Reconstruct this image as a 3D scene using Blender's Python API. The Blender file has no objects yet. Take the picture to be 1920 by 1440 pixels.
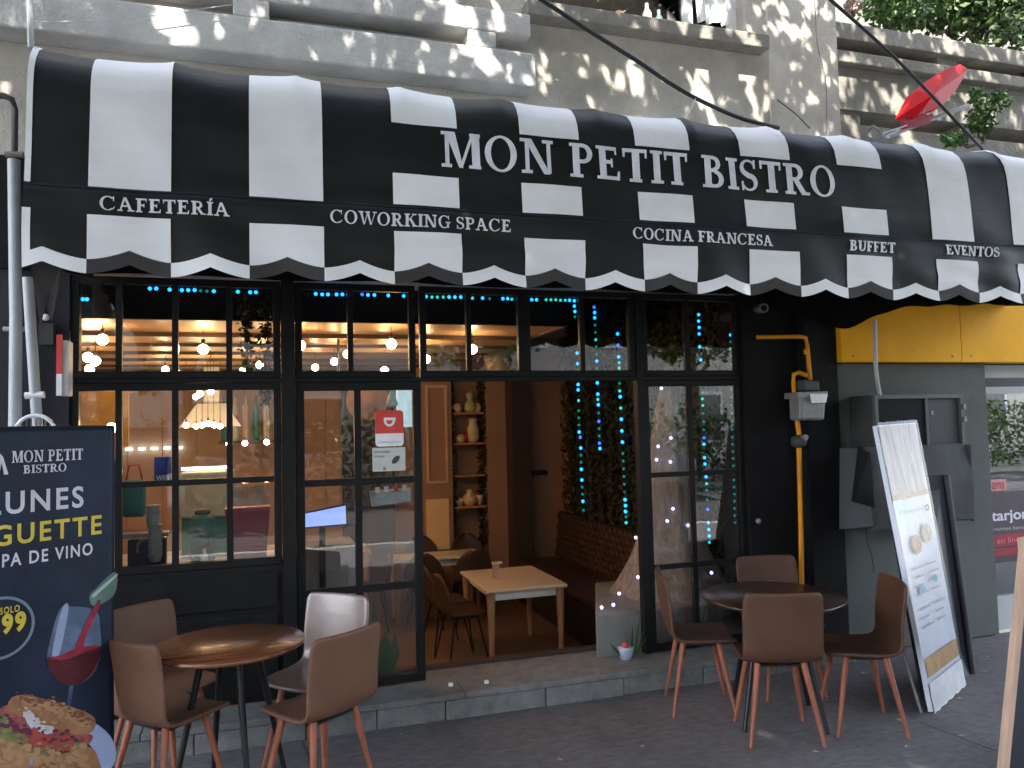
import bpy, bmesh, math, random
from mathutils import Vector, Matrix
random.seed(7)
R = math.radians
sc = bpy.context.scene
col = sc.collection

# ---------------------------------------------------------------- camera, world, sun, exposure
F, YAW, PITCH, ROLL = 1450.0, R(17.5), R(3.0), R(-1.35)
CAM = Vector((0.0, -5.18, 1.85))
fw = Vector((math.sin(YAW)*math.cos(PITCH), math.cos(YAW)*math.cos(PITCH), math.sin(PITCH)))
rt = Vector((math.cos(YAW), -math.sin(YAW), 0)); up = rt.cross(fw)
c_, s_ = math.cos(ROLL), math.sin(ROLL)
rt, up = c_*rt + s_*up, -s_*rt + c_*up
cd = bpy.data.cameras.new('camera'); cam = bpy.data.objects.new('camera', cd); col.objects.link(cam)
m3 = Matrix((rt, up, -fw)).transposed()
cam.matrix_world = Matrix.Translation(CAM) @ m3.to_4x4()
cd.sensor_width = 36; cd.lens = 36*F/1920; cd.clip_start = .05; cd.clip_end = 400
cd.dof.use_dof = True; cd.dof.focus_distance = 4.0; cd.dof.aperture_fstop = 3.5
sc.camera = cam

w = bpy.data.worlds.new('World'); sc.world = w; w.use_nodes = True
nt = w.node_tree; nt.nodes.clear()
SUN_EL, SUN_AZ = R(50), R(197)     # azimuth of the sun measured from +y clockwise
sky = nt.nodes.new('ShaderNodeTexSky'); sky.sky_type = 'NISHITA'; sky.sun_disc = False
sky.sun_elevation = SUN_EL; sky.sun_rotation = SUN_AZ; sky.dust_density = 4.0; sky.ozone_density = .4; sky.altitude = 2200
bg = nt.nodes.new('ShaderNodeBackground'); bg.inputs[1].default_value = .15
wo = nt.nodes.new('ShaderNodeOutputWorld')
hs = nt.nodes.new('ShaderNodeHueSaturation'); hs.inputs['Saturation'].default_value = .45   # hazy city sky
nt.links.new(sky.outputs[0], hs.inputs['Color']); nt.links.new(hs.outputs[0], bg.inputs[0]); nt.links.new(bg.outputs[0], wo.inputs[0])
sd = bpy.data.lights.new('sun', 'SUN'); sd.energy = 2.1; sd.angle = R(.5); sd.color = (1, .93, .82)
sun = bpy.data.objects.new('sun', sd); col.objects.link(sun)
SUND = Vector((math.sin(SUN_AZ)*math.cos(SUN_EL), math.cos(SUN_AZ)*math.cos(SUN_EL), math.sin(SUN_EL)))
sun.rotation_euler = SUND.to_track_quat('Z', 'Y').to_euler()
vs = sc.view_settings; vs.view_transform = 'Standard'; vs.look = 'None'; vs.gamma = 1; vs.exposure = 3.42
vs.use_curve_mapping = False
sc.cycles.max_bounces = 7; sc.cycles.transparent_max_bounces = 12

# ---------------------------------------------------------------- measuring: a pixel of the photograph into a point of the place
def ray(x, y): return rt*((x-960)/F) - up*((y-720)/F) + fw
def PY(x, y, Y):
    d = ray(x, y); return CAM + d*((Y-CAM.y)/d.y)
def PG(x, y, Z=0.0):
    d = ray(x, y); return CAM + d*((Z-CAM.z)/d.z)
def PXX(x, y, X):
    d = ray(x, y); return CAM + d*((X-CAM.x)/d.x)

# ---------------------------------------------------------------- materials
MATS = {}
def mat(name, c, rough=.6, metal=0.0, nz=(6, .12), bump=(40, .1), spec=.4, emit=None, es=0, coat=0, stretch=None, c2=None, sheen=0, dirt=0):
    if name in MATS: return MATS[name]
    m = bpy.data.materials.new(name); m.use_nodes = True; t = m.node_tree; b = t.nodes['Principled BSDF']
    L = t.links.new
    b.inputs['Roughness'].default_value = rough; b.inputs['Metallic'].default_value = metal
    b.inputs['Specular IOR Level'].default_value = spec
    b.inputs['Coat Weight'].default_value = coat; b.inputs['Coat Roughness'].default_value = .15
    tc = t.nodes.new('ShaderNodeTexCoord'); mp = t.nodes.new('ShaderNodeMapping')
    L(tc.outputs['Object'], mp.inputs[0])
    if stretch: mp.inputs['Scale'].default_value = stretch
    n = t.nodes.new('ShaderNodeTexNoise'); n.inputs['Scale'].default_value = nz[0]; n.inputs['Detail'].default_value = 7
    n.inputs['Roughness'].default_value = .65
    L(mp.outputs[0], n.inputs[0])
    cr = t.nodes.new('ShaderNodeValToRGB'); a = nz[1]
    lo = tuple(min(1, v*(1-a)) for v in c); hi = tuple(min(1, v*(1+a)) for v in c)
    if c2: lo, hi = c, c2
    cr.color_ramp.elements[0].color = (*lo, 1); cr.color_ramp.elements[1].color = (*hi, 1)
    cr.color_ramp.elements[0].position = .32; cr.color_ramp.elements[1].position = .68
    L(n.outputs[0], cr.inputs[0])
    out = cr.outputs[0]
    if dirt:
        n3 = t.nodes.new('ShaderNodeTexNoise'); n3.inputs['Scale'].default_value = 1.3; n3.inputs['Detail'].default_value = 9
        n3.inputs['Roughness'].default_value = .7; L(tc.outputs['Object'], n3.inputs[0])
        r3 = t.nodes.new('ShaderNodeMapRange'); r3.inputs[1].default_value = .5; r3.inputs[2].default_value = .75
        r3.inputs[3].default_value = 0; r3.inputs[4].default_value = dirt; L(n3.outputs[0], r3.inputs[0])
        mx = t.nodes.new('ShaderNodeMix'); mx.data_type = 'RGBA'; mx.inputs[7].default_value = (*[v*.35 for v in c], 1)
        L(r3.outputs[0], mx.inputs[0]); L(out, mx.inputs[6]); out = mx.outputs[2]
    L(out, b.inputs['Base Color'])
    rr = t.nodes.new('ShaderNodeMapRange'); rr.inputs[3].default_value = max(.03, rough-.08); rr.inputs[4].default_value = min(1, rough+.1)
    L(n.outputs[0], rr.inputs[0]); L(rr.outputs[0], b.inputs['Roughness'])
    if bump[1]:
        n2 = t.nodes.new('ShaderNodeTexNoise'); n2.inputs['Scale'].default_value = bump[0]; n2.inputs['Detail'].default_value = 5
        L(mp.outputs[0], n2.inputs[0]); bp = t.nodes.new('ShaderNodeBump'); bp.inputs['Strength'].default_value = bump[1]
        bp.inputs['Distance'].default_value = .02; L(n2.outputs[0], bp.inputs['Height']); L(bp.outputs[0], b.inputs['Normal'])
    if emit:
        b.inputs['Emission Color'].default_value = (*emit, 1); b.inputs['Emission Strength'].default_value = es
    MATS[name] = m; return m

def glass_mat(name, tint=(1, 1, 1), refl=1.0, rough=.0, base=0.0):
    m = bpy.data.materials.new(name); m.use_nodes = True; t = m.node_tree; t.nodes.clear(); L = t.links.new
    tr = t.nodes.new('ShaderNodeBsdfTransparent'); tr.inputs[0].default_value = (*tint, 1)
    gl = t.nodes.new('ShaderNodeBsdfGlossy'); gl.inputs['Roughness'].default_value = rough
    fr = t.nodes.new('ShaderNodeFresnel'); fr.inputs[0].default_value = 1.55
    ma = t.nodes.new('ShaderNodeMath'); ma.operation = 'MULTIPLY_ADD'; ma.inputs[1].default_value = refl; ma.inputs[2].default_value = base
    ma.use_clamp = True
    mx = t.nodes.new('ShaderNodeMixShader'); o = t.nodes.new('ShaderNodeOutputMaterial')
    n = t.nodes.new('ShaderNodeTexNoise'); n.inputs['Scale'].default_value = 1.7; tc = t.nodes.new('ShaderNodeTexCoord')
    bp = t.nodes.new('ShaderNodeBump'); bp.inputs['Strength'].default_value = .06; bp.inputs['Distance'].default_value = .02
    L(tc.outputs['Object'], n.inputs[0]); L(n.outputs[0], bp.inputs['Height']); L(bp.outputs[0], gl.inputs['Normal'])
    L(fr.outputs[0], ma.inputs[0]); L(ma.outputs[0], mx.inputs[0]); L(tr.outputs[0], mx.inputs[1]); L(gl.outputs[0], mx.inputs[2])
    L(mx.outputs[0], o.inputs[0]); MATS[name] = m; return m
GLASS = glass_mat('window glass', (.96, .97, .97), 1.5)
GLASS_SHOP = glass_mat('tinted shop glass', (.5, .53, .53), 1.0, base=.42)

M_CONC = mat('grey plaster', (.47, .44, .39), .85, nz=(2.2, .22), bump=(55, .35), dirt=.5)
M_CONC2 = mat('pale painted concrete', (.47, .47, .46), .8, nz=(3, .18), bump=(45, .4), dirt=.45)
M_CONC3 = mat('weathered balcony concrete', (.21, .20, .175), .85, nz=(4, .25), bump=(30, .4), dirt=.5)
M_LEDGE = mat('ledge stone', (.165, .17, .166), .75, nz=(9, .3), bump=(60, .4), dirt=.5)
M_WALK = mat('pavement concrete', (.135, .13, .135), .78, nz=(11, .3), bump=(70, .6), dirt=.55, stretch=(1, 2.5, 1))
_t = M_WALK.node_tree; _b = _t.nodes['Principled BSDF']; _src = _b.inputs['Base Color'].links[0].from_socket
_v = _t.nodes.new('ShaderNodeTexVoronoi'); _v.inputs['Scale'].default_value = 4.5; _r = _t.nodes.new('ShaderNodeMapRange')
_r.inputs[1].default_value = .05; _r.inputs[2].default_value = .085; _r.inputs[3].default_value = .45; _r.inputs[4].default_value = 0
_m = _t.nodes.new('ShaderNodeMix'); _m.data_type = 'RGBA'; _m.inputs[7].default_value = (.05, .05, .05, 1)
_tc = [n for n in _t.nodes if n.type == 'TEX_COORD'][0]
_n = _t.nodes.new('ShaderNodeTexNoise'); _n.inputs['Scale'].default_value = 25; _a = _t.nodes.new('ShaderNodeMixRGB'); _a.blend_type = 'ADD'; _a.inputs[0].default_value = .04
_t.links.new(_tc.outputs['Object'], _n.inputs[0]); _t.links.new(_tc.outputs['Object'], _a.inputs[1]); _t.links.new(_n.outputs[1], _a.inputs[2])
_t.links.new(_a.outputs[0], _v.inputs['Vector']); _t.links.new(_v.outputs['Distance'], _r.inputs[0]); _t.links.new(_r.outputs[0], _m.inputs[0])
_t.links.new(_src, _m.inputs[6]); _t.links.new(_m.outputs[2], _b.inputs['Base Color'])
M_ROAD = mat('asphalt', (.05, .05, .052), .85, nz=(30, .3), bump=(120, .6))
M_BLACK = mat('black painted metal', (.0085, .009, .0095), .45, nz=(8, .25), bump=(30, .06), spec=.2)
M_BLACKW = mat('black wall paint', (.008, .008, .0085), .7, nz=(4, .3), bump=(60, .2), spec=.15)
M_NAVYW = mat('dark slate wall', (.018, .02, .025), .6, nz=(4, .3), bump=(60, .2), spec=.25)
M_FAB = mat('black awning vinyl', (.010, .0115, .013), .52, nz=(3, .4), bump=(3.2, .5), spec=.32, dirt=.2, stretch=(.5, 1, 2.2))
M_LIN = mat('matt black lining cloth', (.007, .007, .008), .95, nz=(4, .3), bump=(12, .4), spec=.0)
M_WHT = mat('white awning vinyl', (.80, .82, .85), .52, nz=(2.5, .06), bump=(3.2, .3), spec=.35, dirt=.22, stretch=(.5, 1, 2.2))
M_LETT = mat('pale grey lettering', (.70, .73, .79), .5, nz=(9, .13), bump=(20, .03))
M_DTRIM = mat('charcoal trim cloth', (.04, .038, .04), .7)
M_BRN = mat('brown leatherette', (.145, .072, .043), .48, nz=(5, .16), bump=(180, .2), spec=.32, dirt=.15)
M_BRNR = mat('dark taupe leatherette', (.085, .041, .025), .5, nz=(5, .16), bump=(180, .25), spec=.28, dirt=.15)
M_BRNS = mat('sky sheen brown leatherette', (.17, .115, .10), .34, nz=(5, .12), bump=(180, .1), spec=.8, coat=.45)  # same leatherette, with the sky's pale reflection put into its colour
M_RWOOD = mat('reddish beech leg wood', (.27, .085, .045), .5, nz=(4, .35), bump=(60, .1), stretch=(6, 6, .6))
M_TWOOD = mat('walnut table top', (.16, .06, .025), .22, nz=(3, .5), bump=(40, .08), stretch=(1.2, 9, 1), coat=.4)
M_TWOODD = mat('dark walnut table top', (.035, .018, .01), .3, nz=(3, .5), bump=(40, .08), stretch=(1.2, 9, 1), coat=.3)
M_STEEL = mat('black steel leg', (.018, .019, .022), .3, metal=.3, nz=(8, .2), bump=(10, 0))
M_PIPE = mat('pale grey conduit', (.42, .44, .47), .4, nz=(5, .1), bump=(20, .1), dirt=.3)
M_YEL = mat('ochre yellow fascia paint', (.86, .42, .012), .6, nz=(2, .1), bump=(20, .05), spec=.15, dirt=.18)
M_YPIPE = mat('yellow gas pipe paint', (.66, .25, .01), .5, nz=(10, .15), spec=.2)
M_GRNW = mat('grey green render', (.082, .094, .086), .75, nz=(1.5, .15), bump=(60, .2), dirt=.25)
M_CAB = mat('grey cabinet paint', (.045, .047, .047), .6, nz=(4, .15))
M_COVER = mat('charcoal canvas cover', (.07, .073, .075), .85, nz=(3, .2), bump=(8, .4))
M_ALU = mat('cast aluminium', (.2, .2, .2), .5, metal=.3, nz=(20, .2), bump=(60, .2))
M_CWOOD = mat('honey ceiling boards', (.52, .33, .17), .42, nz=(2, .22), bump=(30, .05), stretch=(.6, 8, 1), coat=.05)
M_TAN = mat('peach tan wall paint', (.62, .42, .29), .6, nz=(2, .08), bump=(20, .05))
M_TERRA = mat('terracotta wall paint', (.32, .185, .125), .6, nz=(2, .1), bump=(20, .05))
M_MOULD = mat('warm brown wall paint', (.33, .20, .13), .55, nz=(2, .1), bump=(20, .03))
M_CREAM = mat('cream lit panel', (.8, .58, .32), .55, nz=(3, .06))  # own cream of the fan, lit tone of the lower wall panel
M_DKBR = mat('dark brown paint', (.05, .03, .02), .6)
M_IFLOOR = mat('brown interior floor', (.17, .11, .072), .45, nz=(6, .2), bump=(20, .05), stretch=(1, 6, 1))
M_TTOP = mat('off white table laminate', (.62, .55, .43), .3, nz=(5, .05))
M_BEECH = mat('beech table leg', (.38, .23, .12), .45, nz=(4, .2), stretch=(6, 6, .6))
M_DCH = mat('dark brown chair shell', (.05, .028, .018), .45, nz=(5, .2), bump=(90, .1))
M_SOFA = mat('tufted brown leather', (.038, .020, .015), .45, nz=(6, .2), bump=(60, .2), spec=.5)
M_SOFAD = mat('dark sofa base', (.022, .018, .018), .6)
M_PLINTH = mat('grey plinth concrete', (.2, .195, .18), .8, nz=(3, .2), bump=(30, .3))
M_BURLAP = mat('beige burlap', (.24, .185, .145), .9, nz=(9, .3), bump=(30, .8), stretch=(3, 3, .8))
M_WHITE = mat('white plastic', (.75, .76, .78), .4)
M_CERAM = mat('cream ceramic', (.6, .46, .3), .35, nz=(10, .1))
M_SHELF = mat('shelf wood', (.45, .2, .08), .45, nz=(3, .2))
M_RED = mat('red sticker vinyl', (.62, .06, .05), .4)
M_REDL = mat('red translucent plastic', (.5, .010, .014), .5, nz=(5, .15), spec=.12)
M_CRIM = mat('crimson plastic', (.27, .012, .035), .4)
M_BLUE = mat('blue sign print', (.02, .06, .42), .4)
M_CARD = mat('pale grey card', (.5, .53, .5), .5)
M_TEAL = mat('teal plastic', (.02, .16, .15), .45)
M_LEAF = mat('dark ivy leaf', (.012, .018, .004), .6, nz=(7, .5), c2=(.034, .036, .009))
M_LEAF2 = mat('plant leaf', (.03, .08, .02), .5, nz=(6, .4), c2=(.08, .16, .03))
M_LEAFY = mat('sunlit yellow green leaf', (.07, .11, .015), .55, nz=(3, .4), c2=(.2, .26, .04))
M_TREE = mat('street tree leaf', (.035, .07, .015), .5, nz=(3, .4), c2=(.07, .12, .03))
M_BARK = mat('bark', (.09, .065, .045), .9, nz=(6, .4), bump=(25, .8), stretch=(3, 3, .6))
M_CABLE = mat('black cable rubber', (.02, .02, .022), .6)
M_NAVY = mat('navy banner print', (.0035, .005, .011), .5, nz=(1.5, .5), c2=(.018, .036, .075), bump=(3, .2), spec=.25)
M_YELT = mat('yellow banner print', (.62, .48, .05), .5)
M_WTXT = mat('white banner print', (.62, .62, .72), .5)
M_BREAD = mat('baguette crust print', (.24, .095, .04), .6, nz=(6, .4), c2=(.46, .26, .12))
M_HAM = mat('ham and tomato print', (.2, .03, .03), .6, nz=(25, .5), c2=(.42, .12, .1))
M_LETTUCE = mat('lettuce print', (.08, .1, .03), .6, nz=(25, .5), c2=(.28, .28, .1))
M_PLATE = mat('plate print', (.4, .47, .72), .5, nz=(3, .15))
M_WINE = mat('red wine print', (.07, .004, .010), .35, nz=(8, .5))
M_WINE2 = mat('poured wine print', (.26, .012, .035), .35, nz=(8, .4))
M_GLASSP = mat('wine glass print', (.035, .06, .11), .4, nz=(7, .5), c2=(.11, .16, .26))
M_BOTTLE = mat('green bottle print', (.09, .15, .13), .4, nz=(6, .4))
M_MENU = mat('white menu board', (.58, .63, .72), .35, nz=(3, .05), bump=(6, .15))
M_BEIGE = mat('stained beige paper', (.42, .35, .3), .6, nz=(4, .25), c2=(.6, .54, .48), stretch=(4, 4, .5))
M_GOLD = mat('tan printed band', (.45, .27, .1), .5, nz=(9, .3))
M_POLY = glass_mat('clear plastic wrap', (.97, .97, .97), .6, rough=.2, base=.0)
M_PALEW = mat('pale frame wood', (.46, .31, .22), .55, nz=(3, .2), stretch=(8, 8, .5))
M_CHALK = mat('chalkboard', (.014, .016, .026), .5, nz=(4, .3))
M_CLOTH = mat('white curtain cloth', (.7, .72, .72), .8, bump=(5, .4))
M_SKYB = mat('pale blue board', (.42, .5, .6), .5)
M_STK = mat('dark sticker print', (.06, .045, .05), .45)
M_STKR = mat('crimson sticker band', (.3, .02, .04), .45)
M_PINK = mat('pink sticker print', (.6, .22, .24), .45)
M_GREY = mat('light grey panel', (.38, .4, .41), .6, nz=(3, .08))
M_LIME = mat('lime green pipe', (.22, .62, .1), .4)
M_DRY = mat('dry leaf', (.5, .38, .16), .7, nz=(9, .3))
M_CAR = mat('dark blue car paint', (.02, .035, .07), .25, coat=.8, bump=(1, 0))
M_TYRE = mat('tyre rubber', (.02, .02, .02), .8)
M_FACW = mat('opposite facade render', (.5, .47, .42), .8, nz=(1, .15), dirt=.3)
M_FACT = mat('opposite window glass', (.04, .05, .06), .1, bump=(1, 0))
M_SOIL = mat('dark pot', (.04, .035, .03), .7)
M_POTB = mat('white blue glazed pot', (.42, .5, .62), .4)
M_SCREEN = mat('lit screen', (.1, .15, .4), .4, emit=(.3, .42, 1), es=.12)
M_BULB = mat('warm bulb glow', (1, .8, .5), .4, emit=(1, .62, .32), es=11)
M_BULBO = mat('sconce glow', (1, .7, .4), .4, emit=(1, .45, .22), es=2)
M_LAMPW = mat('white tube glow', (1, 1, 1), .4, emit=(.8, .95, 1), es=.5)
M_LEDC = mat('cyan led glow', (.1, .6, .9), .4, emit=(.01, .30, 1), es=.32)
M_LEDT = mat('teal led glow', (.1, .6, .5), .4, emit=(.01, .42, .38), es=.2)
M_LEDB = mat('blue led glow', (.1, .2, .9), .4, emit=(.02, .11, .9), es=.3)
M_LEDW = mat('cool white led glow', (.8, .8, 1), .4, emit=(.4, .42, 1), es=.5)
M_LEDOFF = mat('dim green led', (.01, .1, .07), .4, emit=(.0, .16, .14), es=.16)

# ---------------------------------------------------------------- mesh helpers
WO = {}           # world origin of every unrotated parent
class MB:
    def __init__(s): s.v = []; s.f = []; s.sm = []
    def add(s, vs, fs, smooth=False):
        n = len(s.v); s.v += [Vector(p) for p in vs]; s.f += [tuple(i+n for i in f) for f in fs]; s.sm += [smooth]*len(fs); return s
    def box(s, x0, x1, y0, y1, z0, z1):
        return s.add([(x, y, z) for x in (x0, x1) for y in (y0, y1) for z in (z0, z1)],
                     [(0, 1, 3, 2), (4, 6, 7, 5), (0, 4, 5, 1), (2, 3, 7, 6), (0, 2, 6, 4), (1, 5, 7, 3)])
    def hexa(s, q0, q1):  # two quads of four corners, joined
        return s.add(list(q0)+list(q1), [(3, 2, 1, 0), (4, 5, 6, 7), (0, 1, 5, 4), (1, 2, 6, 5), (2, 3, 7, 6), (3, 0, 4, 7)])
    def slab(s, q, d):    # quad thickened by the vector d
        q = [Vector(p) for p in q]; d = Vector(d); return s.hexa(q, [p+d for p in q])
    def prism(s, poly, d):
        poly = [Vector(p) for p in poly]; d = Vector(d); n = len(poly)
        return s.add(poly+[p+d for p in poly], [tuple(range(n))[::-1], tuple(range(n, 2*n))]+[(i, (i+1) % n, (i+1) % n+n, i+n) for i in range(n)])
    def tube(s, pts, r, n=8, r2=None):
        pts = [Vector(p) for p in pts]; m = len(pts); vs = []; fs = []
        for i, p in enumerate(pts):
            t = (pts[min(i+1, m-1)]-pts[max(i-1, 0)]).normalized()
            a = Vector((0, 0, 1)) if abs(t.z) < .9 else Vector((0, 1, 0))
            u = t.cross(a).normalized(); v = t.cross(u)
            rr = r if r2 is None else r+(r2-r)*i/(m-1)
            vs += [p+(u*math.cos(k*2*math.pi/n)+v*math.sin(k*2*math.pi/n))*rr for k in range(n)]
        for i in range(m-1):
            for k in range(n): fs.append((i*n+k, i*n+(k+1) % n, (i+1)*n+(k+1) % n, (i+1)*n+k))
        s.add(vs, fs, True); return s.add([vs[k] for k in range(n)]+[vs[(m-1)*n+k] for k in range(n)], [tuple(range(n))[::-1], tuple(range(n, 2*n))])
    def lathe(s, prof, c=(0, 0, 0), n=20):
        c = Vector(c); vs = []; fs = []; m = len(prof)
        for r, z in prof: vs += [c+Vector((r*math.cos(k*2*math.pi/n), r*math.sin(k*2*math.pi/n), z)) for k in range(n)]
        for i in range(m-1):
            for k in range(n): fs.append((i*n+k, i*n+(k+1) % n, (i+1)*n+(k+1) % n, (i+1)*n+k))
        fs.append(tuple(range(n))[::-1]); fs.append(tuple((m-1)*n+k for k in range(n))); return s.add(vs, fs, True)
    def ball(s, c, r, sx=1, sy=1, sz=1, n=10):
        return s.lathe([(r*sx*math.sin(max(.05, min(math.pi-.05, i*math.pi/n))), -r*sz*math.cos(i*math.pi/n)) for i in range(n+1)], c, 2*n-4)
    def leaf(s, p, size, nrm=None):
        a = random.uniform(0, 6.28)
        n = Vector((random.gauss(0, 1), random.gauss(0, 1), random.gauss(0, 1))) if nrm is None else Vector(nrm)+Vector((random.gauss(0, .4), random.gauss(0, .4), random.gauss(0, .4)))
        n.normalize(); u = n.orthogonal().normalized(); v = n.cross(u); u, v = u*math.cos(a)+v*math.sin(a), v*math.cos(a)-u*math.sin(a)
        p = Vector(p); L = size*random.uniform(.7, 1.3)
        return s.add([p-u*L*.5, p+v*L*.28+n*L*.06, p+u*L*.5, p-v*L*.28+n*L*.06], [(0, 1, 2, 3)])
    def mesh(s, name, m, o=Vector((0, 0, 0))):
        me = bpy.data.meshes.new(name); me.from_pydata([tuple(v-o) for v in s.v], [], s.f)
        me.polygons.foreach_set('use_smooth', s.sm)
        me.materials.append(m if not isinstance(m, str) else MATS[m]); return me
    def build(s, name, m, parent=None, fix=True, at=None, bevel=0, **tags):
        if at is not None: o_ = Vector(at)
        else: o_ = Vector((0, 0, 0))
        base = WO.get(parent.name, Vector((0, 0, 0))) if parent else Vector((0, 0, 0))
        me = s.mesh(name, m, o_ if at is not None else base)
        if fix:
            bm = bmesh.new(); bm.from_mesh(me); bmesh.ops.recalc_face_normals(bm, faces=bm.faces); bm.to_mesh(me); bm.free()
        ob = bpy.data.objects.new(name, me); col.objects.link(ob)
        if parent: ob.parent = parent
        if at is not None: ob.location = o_-base; WO[ob.name] = o_.copy()
        else: WO[ob.name] = base.copy()
        if bevel:
            bv = ob.modifiers.new('bevel', 'BEVEL'); bv.width = bevel; bv.segments = 2; bv.limit_method = 'ANGLE'
        return tag(ob, **tags)
def tag(o, label=None, cat=None, group=None, kind=None):
    if label: o['label'] = label
    if cat: o['category'] = cat
    if group: o['group'] = group
    if kind: o['kind'] = kind
    return o
def empty(name, loc, label, cat, group=None, rz=0, kind=None):
    o = bpy.data.objects.new(name, None); col.objects.link(o); o.location = loc; o.rotation_euler.z = rz
    o.empty_display_size = .1; WO[o.name] = Vector(loc) if rz == 0 else Vector((0, 0, 0)); return tag(o, label, cat, group, kind)
def inst(src, name, loc, parent=None):   # another object on the same mesh; loc in the parent's frame
    o = bpy.data.objects.new(name, src.data if hasattr(src, 'data') else src); col.objects.link(o); o.location = loc
    if parent: o.parent = parent
    return o
def copy_tree(root):
    c = root.copy(); col.objects.link(c)
    for ch in root.children:
        d = ch.copy(); col.objects.link(d); d.parent = c
        for g in ch.children:
            e = g.copy(); col.objects.link(e); e.parent = d
    return c
def box(name, b, m, parent=None, **k): return MB().box(*b).build(name, m, parent, **k)

# ---------------------------------------------------------------- lettering
def rect(x0, y0, x1, y1): return [(x0, y0), (x1, y0), (x1, y1), (x0, y1)]
def ring(cx, cy, rx, ry, tx, ty, a0, a1, n=None):
    n = n or max(6, int(abs(a1-a0)/12)); out = []
    for i in range(n):
        p = []
        for a in (a0+(a1-a0)*i/n, a0+(a1-a0)*(i+1)/n):
            a = R(a); p.append(((cx+rx*math.cos(a), cy+ry*math.sin(a)), (cx+(rx-tx)*math.cos(a), cy+(ry-ty)*math.sin(a))))
        out.append([p[0][0], p[1][0], p[1][1], p[0][1]])
    return out
def glyph(ch):
    T, t, S = .215, .105, .09          # thick stem, thin stem, serif height
    def ser(x0, x1, y): return rect(x0, y, x1, y+S)
    def stem(x, w=T-.02, a=.09): return [rect(x, S*.5, x+w, 1-S*.5), ser(x-a, x+w+a, 0), ser(x-a, x+w+a, 1-S)]
    if ch == ' ': return [], .30
    if ch == 'M': return [rect(.13, .03, .13+t, .97), ser(.03, .30, 0), ser(.03, .33, 1-S), rect(.85, .03, .85+T, .97), ser(.76, 1.09, 0), ser(.80, 1.09, 1-S),
                          [(.14, 1), (.14+T+.04, 1), (.60, .0), (.50, .0)], [(.50, 0), (.58, .0), (.93, 1), (.85, 1)]], 1.14
    if ch == 'O': return ring(.45, .5, .44, .52, .165, .065, 0, 360), .93
    if ch == 'N': return [rect(.14, .03, .14+t, .97), ser(.03, .33, 0), ser(.0, .3, 1-S), rect(.76, .03, .76+t, 1), ser(.64, .95, 1-S),
                          [(.12, 1), (.32, 1), (.825, 0), (.66, 0)]], .99
    if ch == 'P': return stem(.11)+[rect(.2, 1-t, .40, 1), rect(.2, .42, .40, .42+t)]+ring(.40, .71, .29, .29, .15, t, -90, 90), .74
    if ch == 'R': return stem(.11)+[rect(.2, 1-t, .40, 1), rect(.2, .45, .42, .45+t)]+ring(.40, .725, .28, .275, .15, t, -90, 90)+[[(.34, .47), (.52, .47), (.80, 0), (.62, 0)], ser(.6, .88, 0)], .87
    if ch == 'B': return stem(.11)+[rect(.2, 1-t, .38, 1), rect(.2, .49, .42, .49+t), rect(.2, 0, .42, t)]+ring(.38, .76, .25, .24, .14, t, -90, 90)+ring(.42, .275, .29, .275, .155, t, -90, 90), .78
    if ch == 'E': return stem(.11)+[rect(.2, 0, .66, t), rect(.2, 1-t, .62, 1), rect(.2, .48, .5, .48+t), [(.58, 1), (.64, 1), (.64, .77), (.6, .77)], [(.6, 0), (.70, 0), (.72, .27), (.67, .27)], rect(.46, .38, .51, .64)], .76
    if ch == 'F': return stem(.11)+[rect(.2, 1-t, .62, 1), rect(.2, .46, .5, .46+t), [(.58, 1), (.64, 1), (.64, .77), (.6, .77)], rect(.46, .36, .51, .62)], .68
    if ch == 'T': return [rect(.31, .03, .31+T, .98), ser(.2, .58, 0), rect(.04, 1-t, .74, 1), [(.02, 1), (.09, 1), (.08, .74), (.03, .74)], [(.70, 1), (.76, 1), (.75, .74), (.70, .74)]], .79
    if ch in 'IÍ': return stem(.11)+([[(.16, 1.08), (.26, 1.08), (.36, 1.28), (.22, 1.28)]] if ch == 'Í' else []), .38
    if ch == 'L': return stem(.11)+[rect(.2, 0, .64, t), [(.58, 0), (.66, 0), (.68, .27), (.63, .27)]], .70
    if ch == 'D': return stem(.11)+[rect(.2, 1-t, .40, 1), rect(.2, 0, .40, t)]+ring(.40, .5, .42, .5, .16, t, -90, 90), .88
    if ch == 'S':
        pts = []; n = 22
        for i in range(n+1):
            s = i/n
            if s < .5: a = R(25+(270-25)*s*2); x, y = .32+.215*math.cos(a), .745+.22*math.sin(a)
            else: a = R(90-(90+155)*(s-.5)*2); x, y = .33+.225*math.cos(a), .26+.225*math.sin(a)*1.0
            pts.append((x, y, .05+.11*math.exp(-((s-.5)/.26)**2)))
        out = []; P = [Vector((x, y)) for x, y, _ in pts]; nn = []
        for i in range(n+1):
            d = (P[min(i+1, n)]-P[max(i-1, 0)]).normalized(); nn.append(Vector((-d.y, d.x)))
        for i in range(n):
            out.append([tuple(P[i]+nn[i]*pts[i][2]/2), tuple(P[i+1]+nn[i+1]*pts[i+1][2]/2), tuple(P[i+1]-nn[i+1]*pts[i+1][2]/2), tuple(P[i]-nn[i]*pts[i][2]/2)])
        return out+[rect(.50, .72, .555, .99), rect(.075, .01, .13, .3)], .64
    if ch in 'CG':
        g = ring(.46, .5, .45, .52, .165, .065, 48, 312)+[[(.74, 1), (.80, 1), (.80, .68), (.75, .70)]]
        if ch == 'G': g += [rect(.66, .04, .80, .42), ser(.55, .9, .40)]
        else: g += [[(.72, .1), (.77, .08), (.84, .26), (.80, .27)]]
        return g, .92
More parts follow.
